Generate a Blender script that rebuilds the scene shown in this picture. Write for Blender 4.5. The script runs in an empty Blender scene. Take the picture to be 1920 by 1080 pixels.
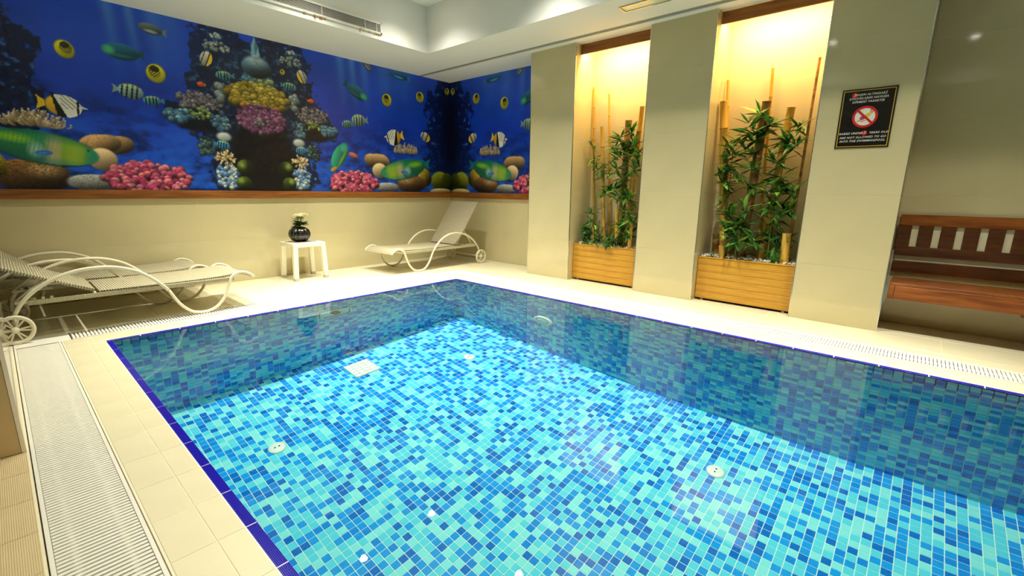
import bpy, math, random
import numpy as np
from mathutils import Matrix, Vector

random.seed(7)
S = bpy.context.scene
COL = S.collection

# ------------------------------------------------------------------ camera
cam_d = bpy.data.cameras.new('camera'); cam = bpy.data.objects.new('camera', cam_d); COL.objects.link(cam)
CR = Vector((0.664286, -0.747359, 0.013328)); CU = Vector((0.148496, 0.149423, 0.977559)); CF = Vector((0.732579, 0.647400, -0.210239))
CAM = Vector((-3.7710, -4.2808, 1.1155))
cam.matrix_world = Matrix(((CR.x, CU.x, -CF.x, CAM.x), (CR.y, CU.y, -CF.y, CAM.y), (CR.z, CU.z, -CF.z, CAM.z), (0, 0, 0, 1)))
cam_d.sensor_width = 36.0; cam_d.lens = 853.55 / 1920 * 36.0; cam_d.clip_start = 0.02
S.camera = cam

# ------------------------------------------------------------------ world, exposure
w = bpy.data.worlds.new('world'); S.world = w; w.use_nodes = True
w.node_tree.nodes['Background'].inputs[0].default_value = (0.8, 0.85, 0.9, 1)
w.node_tree.nodes['Background'].inputs[1].default_value = 0.0
S.view_settings.view_transform = 'Standard'; S.view_settings.look = 'None'
S.view_settings.gamma = 1.0; S.view_settings.use_curve_mapping = False
S.view_settings.exposure = -0.4
S.cycles.max_bounces = 8; S.cycles.diffuse_bounces = 4; S.cycles.glossy_bounces = 3; S.cycles.transmission_bounces = 5
S.cycles.use_adaptive_sampling = True; S.cycles.adaptive_threshold = 0.06; S.cycles.adaptive_min_samples = 12
S.cycles.sample_clamp_indirect = 6.0; S.cycles.blur_glossy = 0.5
S.cycles.caustics_refractive = True; S.cycles.caustics_reflective = False
try:
    S.cycles.use_denoising = True
except Exception:
    pass

# ------------------------------------------------------------------ lamps of the room: ring of recessed downlights in the ceiling tray
ZS, ZT = 2.795, 3.33                    # soffit and tray ceiling heights
LAMP_COL = (1.0, 0.95, 0.80)
LAMPS = [(-0.32, 0.22, 1.0), (-1.38, 0.20, 1.0), (-2.44, 0.20, 0.85),
         (-0.27, -1.36, 1.0), (-0.27, -2.92, 1.0), (-0.27, -4.48, 1.0),
         (-2.90, -1.36, 0.32), (-2.90, -2.92, 0.40), (-2.90, -4.48, 0.40)]
LAMP_W = 420.0
BEAM_POW, BEAM_CORE, BEAM_SPILL = 11.0, 2.4, 0.125
for (lx, ly, k) in LAMPS:
    ld = bpy.data.lights.new('downlight_lamp', 'SPOT'); ld.energy = LAMP_W * k; ld.color = LAMP_COL
    ld.spot_size = math.radians(124); ld.spot_blend = 0.7; ld.shadow_soft_size = 0.035
    ld.use_nodes = True; _t = ld.node_tree; _e = _t.nodes['Emission']       # beam profile: bright core with wide spill
    _c = _t.nodes.new('ShaderNodeTexCoord'); _s = _t.nodes.new('ShaderNodeSeparateXYZ'); _t.links.new(_c.outputs['Normal'], _s.inputs[0])
    _a = _t.nodes.new('ShaderNodeMath'); _a.operation = 'ABSOLUTE'; _t.links.new(_s.outputs['Z'], _a.inputs[0])
    _p = _t.nodes.new('ShaderNodeMath'); _p.operation = 'POWER'; _t.links.new(_a.outputs[0], _p.inputs[0]); _p.inputs[1].default_value = BEAM_POW
    _m = _t.nodes.new('ShaderNodeMath'); _m.operation = 'MULTIPLY_ADD'; _t.links.new(_p.outputs[0], _m.inputs[0]); _m.inputs[1].default_value = BEAM_CORE; _m.inputs[2].default_value = BEAM_SPILL
    _t.links.new(_m.outputs[0], _e.inputs['Strength'])
    ld.cycles.is_caustics_light = True
    lo = bpy.data.objects.new('downlight_lamp', ld); COL.objects.link(lo); lo.location = (lx, ly, ZT - 0.02)
NICHES = [(-1.0106, -1.9253), (-2.589, -3.497)]
for (ya, yb) in NICHES:
    ld = bpy.data.lights.new('niche_lamp', 'AREA'); ld.shape = 'RECTANGLE'; ld.size = 0.03; ld.size_y = abs(yb - ya) - 0.1
    ld.energy = 31.0; ld.color = (1.0, 0.65, 0.26)
    lo = bpy.data.objects.new('niche_lamp', ld); COL.objects.link(lo); lo.location = (1.137, (ya + yb) / 2, 2.755)
    lo.rotation_euler = (0, math.radians(-28), 0)          # behind the wooden fascia, turned a little to the back wall

# ------------------------------------------------------------------ helpers
def srgb(r, g, b):
    f = lambda c: (c / 255 / 12.92) if c / 255 <= 0.04045 else ((c / 255 + 0.055) / 1.055) ** 2.4
    return (f(r), f(g), f(b))

def mat(name, col, rough=0.5, metal=0.0, spec=0.5, var=0.0, vscale=8.0, bump=0.0, bscale=60.0, emit=None, estr=0.0, coat=0.0, col2=None, stretch=None, alpha=1.0):
    m = bpy.data.materials.new(name); m.use_nodes = True
    nt = m.node_tree; N = nt.nodes; B = N['Principled BSDF']
    B.inputs['Base Color'].default_value = (*col, 1); B.inputs['Roughness'].default_value = rough
    B.inputs['Metallic'].default_value = metal; B.inputs['Specular IOR Level'].default_value = spec
    if coat: B.inputs['Coat Weight'].default_value = coat; B.inputs['Coat Roughness'].default_value = 0.06
    tc = None
    if var or bump or col2:
        tc = N.new('ShaderNodeTexCoord'); mp = N.new('ShaderNodeMapping'); nt.links.new(tc.outputs['Object'], mp.inputs[0])
        if stretch: mp.inputs['Scale'].default_value = stretch
    if var or col2:
        no = N.new('ShaderNodeTexNoise'); no.inputs['Scale'].default_value = vscale; no.inputs['Detail'].default_value = 5
        nt.links.new(mp.outputs[0], no.inputs[0])
        mx = N.new('ShaderNodeMix'); mx.data_type = 'RGBA'
        c2 = col2 if col2 else tuple(max(0, c * (1 - var)) for c in col)
        mx.inputs[6].default_value = (*col, 1); mx.inputs[7].default_value = (*c2, 1)
        rp = N.new('ShaderNodeMapRange'); rp.inputs[1].default_value = 0.35; rp.inputs[2].default_value = 0.65
        nt.links.new(no.outputs['Fac'], rp.inputs[0]); nt.links.new(rp.outputs[0], mx.inputs[0])
        nt.links.new(mx.outputs[2], B.inputs['Base Color'])
    if bump:
        nb = N.new('ShaderNodeTexNoise'); nb.inputs['Scale'].default_value = bscale; nt.links.new(mp.outputs[0], nb.inputs[0])
        bm = N.new('ShaderNodeBump'); bm.inputs['Strength'].default_value = bump; bm.inputs['Distance'].default_value = 0.004
        nt.links.new(nb.outputs['Fac'], bm.inputs['Height']); nt.links.new(bm.outputs[0], B.inputs['Normal'])
    if emit: B.inputs['Emission Color'].default_value = (*emit, 1); B.inputs['Emission Strength'].default_value = estr
    return m

def wave_bump(m, axis='X', scale=60.0, strength=0.4, dist=0.003, col2=None):
    nt = m.node_tree; N = nt.nodes; B = N['Principled BSDF']
    tc = N.new('ShaderNodeTexCoord'); wv = N.new('ShaderNodeTexWave'); wv.wave_type = 'BANDS'; wv.bands_direction = axis
    wv.inputs['Scale'].default_value = scale; nt.links.new(tc.outputs['Object'], wv.inputs[0])
    bm = N.new('ShaderNodeBump'); bm.inputs['Strength'].default_value = strength; bm.inputs['Distance'].default_value = dist
    nt.links.new(wv.outputs['Fac'], bm.inputs['Height']); nt.links.new(bm.outputs[0], B.inputs['Normal'])
    if col2:
        mx = N.new('ShaderNodeMix'); mx.data_type = 'RGBA'
        mx.inputs[6].default_value = (*col2, 1); mx.inputs[7].default_value = B.inputs['Base Color'].default_value
        nt.links.new(wv.outputs['Fac'], mx.inputs[0]); nt.links.new(mx.outputs[2], B.inputs['Base Color'])
    return m

class MB:
    def __init__(s): s.v = []; s.f = []; s.m = []; s.sm = []
    def add(s, vs, fs, mi=0, smooth=False):
        o = len(s.v); s.v += [tuple(p) for p in vs]
        for f in fs: s.f.append(tuple(i + o for i in f)); s.m.append(mi); s.sm.append(smooth)
        return s
    def box(s, x0, y0, z0, x1, y1, z1, mi=0):
        vs = [(x0, y0, z0), (x1, y0, z0), (x1, y1, z0), (x0, y1, z0), (x0, y0, z1), (x1, y0, z1), (x1, y1, z1), (x0, y1, z1)]
        return s.add(vs, [(0, 3, 2, 1), (4, 5, 6, 7), (0, 1, 5, 4), (1, 2, 6, 5), (2, 3, 7, 6), (3, 0, 4, 7)], mi)
    def cbox(s, x0, y0, z0, x1, y1, z1, c=0.002, mi=0):
        # box with all edges chamfered
        vs = []; idx = {}
        X = (x0, x1); Y = (y0, y1); Z = (z0, z1)
        for i in (0, 1):
            for j in (0, 1):
                for k in (0, 1):
                    p = (X[i], Y[j], Z[k]); d = (c if i == 0 else -c, c if j == 0 else -c, c if k == 0 else -c)
                    for a in range(3):
                        q = [p[t] + (0 if t == a else d[t]) for t in range(3)]
                        idx[(i, j, k, a)] = len(vs); vs.append(tuple(q))
        F = []
        for a in range(3):
            b, e = (a + 1) % 3, (a + 2) % 3
            for sd in (0, 1):
                def key(u, v):
                    t = [0, 0, 0]; t[a] = sd; t[b] = u; t[e] = v; return idx[(t[0], t[1], t[2], a)]
                fc = [key(0, 0), key(1, 0), key(1, 1), key(0, 1)]
                F.append(tuple(fc if sd else fc[::-1]))
            for u in (0, 1):
                for v in (0, 1):
                    # edge running along axis a, between faces b(u) and e(v)
                    def kk(w, f):
                        t = [0, 0, 0]; t[a] = w; t[b] = u; t[e] = v; return idx[(t[0], t[1], t[2], f)]
                    fc = [kk(0, b), kk(1, b), kk(1, e), kk(0, e)]
                    F.append(tuple(fc if (u + v) % 2 == 0 else fc[::-1]))
        for i in (0, 1):
            for j in (0, 1):
                for k in (0, 1):
                    fc = [idx[(i, j, k, a)] for a in range(3)]
                    F.append(tuple(fc if (i + j + k) % 2 else fc[::-1]))
        return s.add(vs, F, mi)
    def tile(s, x0, y0, x1, y1, z0, z1, c=0.002, mi=0):
        vs = [(x0, y0, z0), (x1, y0, z0), (x1, y1, z0), (x0, y1, z0), (x0, y0, z1 - c), (x1, y0, z1 - c), (x1, y1, z1 - c), (x0, y1, z1 - c),
              (x0 + c, y0 + c, z1), (x1 - c, y0 + c, z1), (x1 - c, y1 - c, z1), (x0 + c, y1 - c, z1)]
        return s.add(vs, [(0, 1, 5, 4), (1, 2, 6, 5), (2, 3, 7, 6), (3, 0, 4, 7), (4, 5, 9, 8), (5, 6, 10, 9), (6, 7, 11, 10), (7, 4, 8, 11), (8, 9, 10, 11), (0, 3, 2, 1)], mi)
    def tube(s, pts, r, n=8, mi=0, caps=True, flat=None):
        pts = [Vector(p) for p in pts]; k = len(pts); rr = r if isinstance(r, (list, tuple)) else [r] * k
        up = None; vs = []
        for i, p in enumerate(pts):
            t = (pts[min(i + 1, k - 1)] - pts[max(i - 1, 0)]).normalized()
            if up is None:
                up = Vector((0, 0, 1)) if abs(t.z) < 0.95 else Vector((1, 0, 0))
            a = t.cross(up).normalized(); b = a.cross(t).normalized(); up = b
            for j in range(n):
                an = 2 * math.pi * j / n
                vs.append(p + a * (math.cos(an) * rr[i]) + b * (math.sin(an) * rr[i]))
        F = [(i * n + j, i * n + (j + 1) % n, (i + 1) * n + (j + 1) % n, (i + 1) * n + j) for i in range(k - 1) for j in range(n)]
        s.add(vs, F, mi, True)
        if caps:
            o = len(s.v) - len(vs)
            s.f.append(tuple(o + j for j in range(n))[::-1]); s.m.append(mi); s.sm.append(False)
            s.f.append(tuple(o + (k - 1) * n + j for j in range(n))); s.m.append(mi); s.sm.append(False)
        return s
    def lathe(s, prof, n=24, c=(0, 0, 0), mi=0, ribs=0, amp=0.0, axis='Z'):
        vs = []
        for (r, z) in prof:
            for j in range(n):
                a = 2 * math.pi * j / n; q = r * (1 - amp * (0.5 + 0.5 * math.cos(ribs * a))) if ribs else r
                p = (q * math.cos(a), q * math.sin(a), z)
                if axis == 'X': p = (p[2], p[0], p[1])
                if axis == 'Y': p = (p[1], p[2], p[0])
                vs.append((p[0] + c[0], p[1] + c[1], p[2] + c[2]))
        k = len(prof)
        F = [(i * n + j, i * n + (j + 1) % n, (i + 1) * n + (j + 1) % n, (i + 1) * n + j) for i in range(k - 1) for j in range(n)]
        F.append(tuple(range(n))[::-1]); F.append(tuple((k - 1) * n + j for j in range(n)))
        return s.add(vs, F, mi, True)
    def mesh(s, name, mats):
        me = bpy.data.meshes.new(name); me.from_pydata(s.v, [], s.f)
        for m in (mats if isinstance(mats, (list, tuple)) else [mats]): me.materials.append(m)
        me.polygons.foreach_set('material_index', s.m); me.polygons.foreach_set('use_smooth', s.sm)
        me.update(); return me
    def build(s, name, mats, parent=None, loc=None, **k):
        return link(name, s.mesh(name, mats), parent, loc, **k)

def link(name, me, parent=None, loc=None, rot=None, **k):
    o = bpy.data.objects.new(name, me); COL.objects.link(o)
    if parent: o.parent = parent
    if loc: o.location = loc
    if rot: o.rotation_euler = rot
    tag(o, **k); return o
def tag(o, label=None, cat=None, group=None, kind=None):
    if label: o['label'] = label
    if cat: o['category'] = cat
    if group: o['group'] = group
    if kind: o['kind'] = kind
    return o
def empty(name, loc=(0, 0, 0), rz=0, **k):
    o = bpy.data.objects.new(name, None); COL.objects.link(o); o.location = loc; o.rotation_euler = (0, 0, rz); o.empty_display_size = 0.1
    return tag(o, **k)
def receiver(o):
    o.cycles.is_caustics_receiver = True; return o
def spline(pts, n=6):
    P = [Vector(p) for p in pts]; out = []
    for i in range(len(P) - 1):
        a, b, c, d = P[max(i - 1, 0)], P[i], P[i + 1], P[min(i + 2, len(P) - 1)]
        for j in range(n):
            t = j / n
            out.append(0.5 * ((2 * b) + (c - a) * t + (2 * a - 5 * b + 4 * c - d) * t * t + (3 * b - a - 3 * c + d) * t ** 3))
    out.append(P[-1]); return out

# ------------------------------------------------------------------ materials
M = {}
M['wall_tile'] = mat('wall_tile', srgb(205, 195, 154), 0.055, var=0.05, vscale=2.0)
M['niche_tile'] = mat('niche_tile', srgb(212, 200, 160), 0.5, var=0.05, vscale=2.0)
M['grout'] = mat('grout', srgb(216, 208, 178), 0.8)
M['deck_tile'] = mat('deck_tile', srgb(232, 224, 190), 0.28, var=0.05, vscale=5, bump=0.1, bscale=140)
M['coping'] = mat('coping_tile', srgb(232, 224, 190), 0.25, var=0.04, vscale=4)
M['deck_grout'] = mat('deck_grout', srgb(236, 228, 200), 0.8)
M['plaster'] = mat('ceiling_plaster', srgb(228, 230, 226), 0.85, var=0.03, vscale=1.5)
M['slot'] = mat('ceiling_slot_shade', srgb(138, 140, 130), 0.8)  # grey that paints in the shade of the ceiling slot
M['chrome'] = mat('chrome_profile', (0.72, 0.72, 0.72), 0.2, metal=1.0)
M['white_plastic'] = mat('white_plastic', srgb(240, 238, 226), 0.35)
M['trough'] = mat('trough_concrete', srgb(92, 84, 68), 0.8)
M['blue_rim'] = mat('blue_rim_tile', srgb(34, 28, 176), 0.18)
M['rim_grout'] = mat('rim_grout', srgb(236, 236, 240), 0.7)
M['pool_grout'] = mat('pool_grout', srgb(214, 244, 232), 0.7)
PAL = [((138, 236, 236), .20), ((92, 218, 238), .29), ((24, 160, 240), .25), ((18, 142, 230), .13), ((14, 114, 206), .13)]
PT = [mat('pool_tile_%d' % i, srgb(*c), 0.12) for i, (c, p) in enumerate(PAL)]
PW = [p for c, p in PAL]
M['ribbed'] = wave_bump(mat('ribbed_tile', srgb(214, 194, 148), 0.5, var=0.06, vscale=6), 'X', 58, 0.5, 0.002)
M['front_tile'] = mat('front_wall_tile', srgb(212, 184, 132), 0.2, var=0.08, vscale=2)
M['ash'] = mat('golden_ash_wood', srgb(206, 156, 50), 0.35, col2=srgb(184, 132, 34), vscale=3, stretch=(6, 1, 14), bump=0.05, bscale=40)
M['teak'] = mat('teak_wood', srgb(158, 92, 36), 0.32, col2=srgb(120, 62, 22), vscale=4, stretch=(8, 0.8, 8), bump=0.06, bscale=40)
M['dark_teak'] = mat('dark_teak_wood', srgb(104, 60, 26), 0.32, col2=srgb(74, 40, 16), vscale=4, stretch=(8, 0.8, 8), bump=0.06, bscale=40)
M['trim_wood'] = mat('trim_wood', srgb(150, 92, 30), 0.4, col2=srgb(118, 66, 20), vscale=4, stretch=(0.8, 0.8, 10))

# ------------------------------------------------------------------ the setting
D, E, WR = 1.74, 0.998, 1.453            # mural wall y, pillar face x, right wall x
W = 3.33; YN = -6.2; DEP = -1.63         # pool width, near end, depth
XL, YF = -5.6, -7.6                      # left and front walls of the room
G0, G1 = 0.25, 0.49                      # overflow grate: inner and outer offset from the water edge

mb = MB(); g = -0.0022
mb.box(-W - G0, 0, -0.16, G0, G0, g); mb.box(-W - G0, YN - G0, -0.16, G0, YN, g)
mb.box(-W - G0, YN, -0.16, -W, 0, g); mb.box(0, YN, -0.16, G0, 0, g)
mb.box(XL, G1, -0.16, WR, D, g); mb.box(XL, YF, -0.16, WR, YN - G1, g)
mb.box(XL, YN - G1, -0.16, -W - G1, G1, g); mb.box(G1, YN - G1, -0.16, WR, G1, g)
floor = mb.build('floor', M['deck_grout'], kind='structure', label='beige tiled pool deck')
mb = MB()
for (a, b, c, d) in ((-W - G1, G0, G1, G1), (-W - G1, YN - G1, G1, YN - G0), (-W - G1, YN - G0, -W - G0, G0), (G0, YN - G0, G1, G0)):
    mb.box(a, b, -0.16, c, d, -0.10)
mb.build('overflow_trough', M['trough'], floor)

_tc = {}
def tile_obj(name, x0, y0, x1, y1, parent, m, z1=0.0, th=0.0095, gap=0.0015, c=0.0012):
    key = (name, round(x1 - x0, 4), round(y1 - y0, 4), m.name)
    if key not in _tc:
        dx, dy = (x1 - x0) / 2 - gap, (y1 - y0) / 2 - gap
        _tc[key] = MB().tile(-dx, -dy, dx, dy, -th, 0, c).mesh(name, m)
    return link(name, _tc[key], parent, ((x0 + x1) / 2, (y0 + y1) / 2, z1))

RB = 0.034                                # width of the blue rim strip
def steps(a, b, p, ph):
    k = math.ceil((a - ph) / p - 1e-6); out = [a]
    while ph + k * p < b - 1e-6:
        if ph + k * p > a + 1e-6: out.append(ph + k * p)
        k += 1
    return out + [b]
# coping tiles, two rows round the pool
for (o0, o1) in ((RB + 0.004, 0.12), (0.12, G0 - 0.006)):
    ys = steps(YN - o0, o0, 0.25, 0.004)
    for a, b in zip(ys, ys[1:]): tile_obj('coping_tile', -W - o1, a, -W - o0, b, floor, M['coping'])
    ys = steps(YN - o0, o0, 0.25, 0.029)
    for a, b in zip(ys, ys[1:]): tile_obj('coping_tile', o0, a, o1, b, floor, M['coping'])
    xs = steps(-W - o1, o1, 0.25, 0.084)
    for a, b in zip(xs, xs[1:]): tile_obj('coping_tile', a, o0, b, o1, floor, M['coping'])
# border tiles behind the grates and the large deck tiles
xs = steps(G1, E, 0.61, 0.63 - 0.61)
ys = steps(-5.2, G1, 0.25, 0.034)
for a, b in zip(ys, ys[1:]): tile_obj('deck_tile', G1 + 0.006, a, 0.63, b, floor, M['deck_tile'])
ys = steps(-5.8, G1 + 0.14, 0.61, -3.936)
for a, b in zip(ys, ys[1:]):
    tile_obj('deck_tile', 0.63, a, 1.04, b, floor, M['deck_tile']); tile_obj('deck_tile', 1.04, a, WR, b, floor, M['deck_tile'])
xs = steps(-W - G1 - 0.3, 0.63, 0.25, 0.02)
for a, b in zip(xs, xs[1:]): tile_obj('deck_tile', a, G1 + 0.006, b, 0.63, floor, M['deck_tile'])
xs = steps(XL, WR, 0.61, -0.50)
for a, b in zip(xs, xs[1:]):
    tile_obj('deck_tile', a, 0.63, b, 1.20, floor, M['deck_tile']); tile_obj('deck_tile', a, 1.20, b, D, floor, M['deck_tile'])
# ribbed anti-slip tiles beside the left grate
xs = [-W - G1 - 0.006 - 0.24 * k for k in range(5)]; ys = steps(-5.0, -1.586, 0.24, -2.51)
for b, a in zip(xs, xs[1:]):
    for c, d in zip(ys, ys[1:]): tile_obj('ribbed_tile', a, c, b, d, floor, M['ribbed'])

# pool shell: grout bed plus mosaic tiles
pf = MB().box(-W, YN, DEP - 0.1, 0, 0, DEP).build('pool_floor', M['pool_grout'], kind='structure', label='blue mosaic pool floor')
pb = MB().box(-W - 0.2, 0.0, DEP - 0.1, 0.2, 0.2, -0.012).build('pool_wall_back', M['pool_grout'], kind='structure', label='blue mosaic pool wall below the mural')
pr = MB().box(0.0, YN, DEP - 0.1, 0.2, 0, -0.012).build('pool_wall_right', M['pool_grout'], kind='structure', label='blue mosaic pool wall below the planters')
pl = MB().box(-W - 0.2, YN, DEP - 0.1, -W, 0, -0.012).build('pool_wall_left', M['pool_grout'], kind='structure', label='blue mosaic pool wall beside the left grate')
pn = MB().box(-W - 0.2, YN - 0.2, DEP - 0.1, 0.2, YN, -0.012).build('pool_wall_front', M['pool_grout'], kind='structure', label='blue mosaic pool wall at the near end')
for o in (pf, pb, pr, pl, pn): receiver(o)
TP = 0.0512; HT = TP / 2 - 0.0024; TH = 0.003
RNG = random.Random(3)
def pick(): return RNG.choices(range(len(PT)), PW)[0]
tile_me = [MB().tile(-HT, -HT, HT, HT, 0, TH, 0.001).mesh('mosaic_tile', PT[i]) for i in range(len(PT))]
def mosaic(parent, nu, nv, pos, rot, score, skip=None):
    """pos(i,j) -> centre; rot -> euler; 300 best-scored tiles become objects, the rest one joined part"""
    cells = [(i, j) for i in range(nu) for j in range(nv)]
    cells = [c for c in cells if not (skip and skip(pos(*c)))]
    ranked = sorted(cells, key=lambda c: score(pos(*c)))
    near = set(ranked[:300]); R = Matrix.Rotation(0, 3, 'X')
    from mathutils import Euler
    R = Euler(rot).to_matrix()
    base = [Vector(p) for p in ((-HT, -HT, 0), (HT, -HT, 0), (HT, HT, 0), (-HT, HT, 0), (-HT, -HT, TH), (HT, -HT, TH), (HT, HT, TH), (-HT, HT, TH))]
    base = [R @ p for p in base]; F = [(4, 5, 6, 7), (0, 1, 5, 4), (1, 2, 6, 5), (2, 3, 7, 6), (3, 0, 4, 7)]
    mbs = MB()
    for c in cells:
        p = Vector(pos(*c)); k = pick()
        if c in near: receiver(link('mosaic_tile', tile_me[k], parent, p, rot))
        else: mbs.add([p + b for b in base], F, k)
    o = mbs.build('mosaic_field', PT, parent); o['kind'] = 'stuff'; receiver(o)
    return o
nx = 65; ny = int(round(-YN / TP)); nz = int(math.ceil(-DEP / TP))
cam2 = Vector((CAM.x, CAM.y))
def fl_score(p):
    v = (p[0] + 2.95) * (-2.95) + (p[1] + 2.01) * (-2.45)      # beyond the line where the frame cuts the floor
    return 1e3 if v > 0.05 else (Vector((p[0], p[1])) - cam2).length
mosaic(pf, nx, ny, lambda i, j: (-W + (i + .5) * TP, -(j + .5) * TP, DEP), (0, 0, 0), fl_score)
mosaic(pb, nx, nz, lambda i, j: (-W + (i + .5) * TP, 0.0, -0.012 - (j + .5) * TP), (math.pi / 2, 0, 0), lambda p: 1e3 if p[0] < -3.1 else p[0])
mosaic(pr, ny, nz, lambda i, j: (0.0, -(i + .5) * TP, -0.012 - (j + .5) * TP), (0, -math.pi / 2, 0), lambda p: 1e3 if p[1] < -4.95 else p[1])
# rim of narrow ribbed blue tiles
def rim_piece(L):
    mb = MB(); n = 7; w = RB / n; prof = []
    for i in range(n):
        prof += [(i * w + w * .1, -0.0017), (i * w + w * .3, 0.0), (i * w + w * .7, 0.0), (i * w + w * .9, -0.0017)]
    prof = [(0, -0.011)] + [(0.0, -0.004)] + prof + [(RB, -0.004), (RB, -0.011)]
    k = len(prof); vs = [(p[0], -L / 2 + .0032, p[1]) for p in prof] + [(p[0], L / 2 - .0032, p[1]) for p in prof]
    mb.add(vs, [(i, i + 1, k + i + 1, k + i) for i in range(k - 1)] + [tuple(range(k))[::-1], tuple(range(k, 2 * k))])
    return mb.mesh('rim_tile', M['blue_rim'])
_rc = {}
def rim(x, y, L, rz):
    if round(L, 3) not in _rc: _rc[round(L, 3)] = rim_piece(L)
    link('rim_tile', _rc[round(L, 3)], floor, (x, y, 0.001), (0, 0, rz))
mb = MB()
mb.box(0, YN - RB, -0.012, RB + .003, RB + .003, -0.0016); mb.box(-W - RB - .003, YN - RB, -0.012, -W, RB + .003, -0.0016); mb.box(-W, 0, -0.012, 0, RB + .003, -0.0016)
mb.build('rim_grout', M['rim_grout'], floor)
for x, rz, ph in ((0, 0, 0.029), (-W, math.pi, 0.004)):
    ys = steps(YN, 0, 0.25, ph)
    for a, b in zip(ys, ys[1:]): rim(x, (a + b) / 2, b - a, rz)
xs = steps(-W - RB, RB, 0.25, 0.084)
for a, b in zip(xs, xs[1:]): rim((a + b) / 2, 0, b - a, math.pi / 2) if b - a > .02 else None

# water
wm = bpy.data.materials.new('pool_water'); wm.use_nodes = True; nt = wm.node_tree; nt.nodes.clear()
out = nt.nodes.new('ShaderNodeOutputMaterial'); gl = nt.nodes.new('ShaderNodeBsdfGlass')
gl.inputs['IOR'].default_value = 1.33; gl.inputs['Roughness'].default_value = 0.0; gl.inputs['Color'].default_value = (0.90, 0.985, 0.995, 1)
nt.links.new(gl.outputs[0], out.inputs[0])
mb = MB().add([(-W, YN, -0.005), (0, YN, -0.005), (0, 0, -0.005), (-W, 0, -0.005)], [(0, 1, 2, 3)])
water = mb.build('pool_water', wm, label='clear still water filling the blue mosaic pool', cat='water', kind='stuff')
water.cycles.is_caustics_caster = True
for p in water.data.polygons: p.use_smooth = True      # needed for light sampling through the surface

# walls: a core plus large glossy tiles
_wc = {}
def wall_tile(name, parent, plane, a0, a1, z0, z1, c, m, out_dir, th=0.008, gap=0.0012):
    """plane 'x': tile on wall x=c spanning y a0..a1; plane 'y': on wall y=c spanning x a0..a1; out_dir = sign of the visible normal"""
    key = (plane, round(a1 - a0, 3), round(z1 - z0, 3), m.name, out_dir)
    if key not in _wc:
        dx, dz = (a1 - a0) / 2 - gap, (z1 - z0) / 2 - gap; t0, t1 = (0, th * out_dir) if out_dir > 0 else (th * out_dir, 0)
        b = MB()
        b.cbox(t0, -dx, -dz, t1, dx, dz, 0.001) if plane == 'x' else b.cbox(-dx, t0, -dz, dx, t1, dz, 0.001)
        _wc[key] = b.mesh(name, m)
    mid = (a0 + a1) / 2; zm = (z0 + z1) / 2
    return link(name, _wc[key], parent, (c, mid, zm) if plane == 'x' else (mid, c, zm))
ZJ = [0.0, 0.505, 1.115, 1.725, 2.333, ZS]
TT = 0.008; GT = 0.0014              # tile thickness, depth of the joints
wb = MB().box(XL - .1, D + GT, -0.1, WR + .1, D + .2, ZT + .1).build('wall_back', M['grout'], kind='structure', label='beige tiled wall behind the mural')
xs = [-4.64, -3.44, -2.26, -1.02, 0.17, WR]
for a, b in zip([XL] + xs, xs):
    for c, d in ((0, 0.505), (0.505, 0.985)): wall_tile('wall_tile', wb, 'y', a, b, c, d, D + TT, M['wall_tile'], -1)
wr = MB().box(WR + GT, YF, -0.1, WR + .2, D + .2, ZT + .1).build('wall_right', M['grout'], kind='structure', label='beige tiled wall behind the niches and bench')
for c, d in ((0, 0.505), (0.505, 0.985)):
    for a, b in ((-0.35, 0.55), (0.55, D)): wall_tile('wall_tile', wr, 'x', a, b, c, d, WR + TT, M['wall_tile'], -1)
for (yb, ya) in [(n[1], n[0]) for n in NICHES] + [(-6.6, -5.37), (-5.37, -4.146)]:
    for c, d in zip(ZJ, ZJ[1:]): wall_tile('wall_tile', wr, 'x', yb, ya, c, d, WR + TT, M['niche_tile' if ya > -4 else 'wall_tile'], -1)
PIL = [(-0.3425, -1.0106), (-1.9253, -2.589), (-3.497, -4.1455)]
PNAME = ['between the mural and the first planter', 'between the two planters', 'carrying the black sign']
for i, (ya, yb) in enumerate(PIL):
    p = MB().box(E + GT, yb + GT, 0, WR, ya - GT, ZS).build('wall_pillar', M['grout'], kind='structure', label='beige tiled pillar ' + PNAME[i])
    for c, d in zip(ZJ, ZJ[1:]):
        wall_tile('wall_tile', p, 'x', yb, ya, c, d, E + TT, M['wall_tile'], -1)
        wall_tile('wall_tile', p, 'y', E + TT, WR, c, d, yb + TT, M['wall_tile'], -1)
        wall_tile('wall_tile', p, 'y', E + TT, WR, c, d, ya - TT, M['wall_tile'], 1)
    for y in (ya, yb):
        s = 1 if y == ya else -1
        MB().box(E - .0015, y - .005 if s > 0 else y - .0015, 0, E + .010, y + .0015 if s > 0 else y + .005, ZS).build('corner_profile', M['chrome'], p)
MB().box(XL - .1, YF, -0.1, XL, D, ZT + .1).build('wall_left', M['front_tile'], kind='structure', label='plain beige wall on the left')
MB().box(XL - .1, YF - .1, -0.1, WR + .1, YF, ZT + .1).build('wall_front', M['front_tile'], kind='structure', label='plain beige wall behind the viewer')
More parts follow.
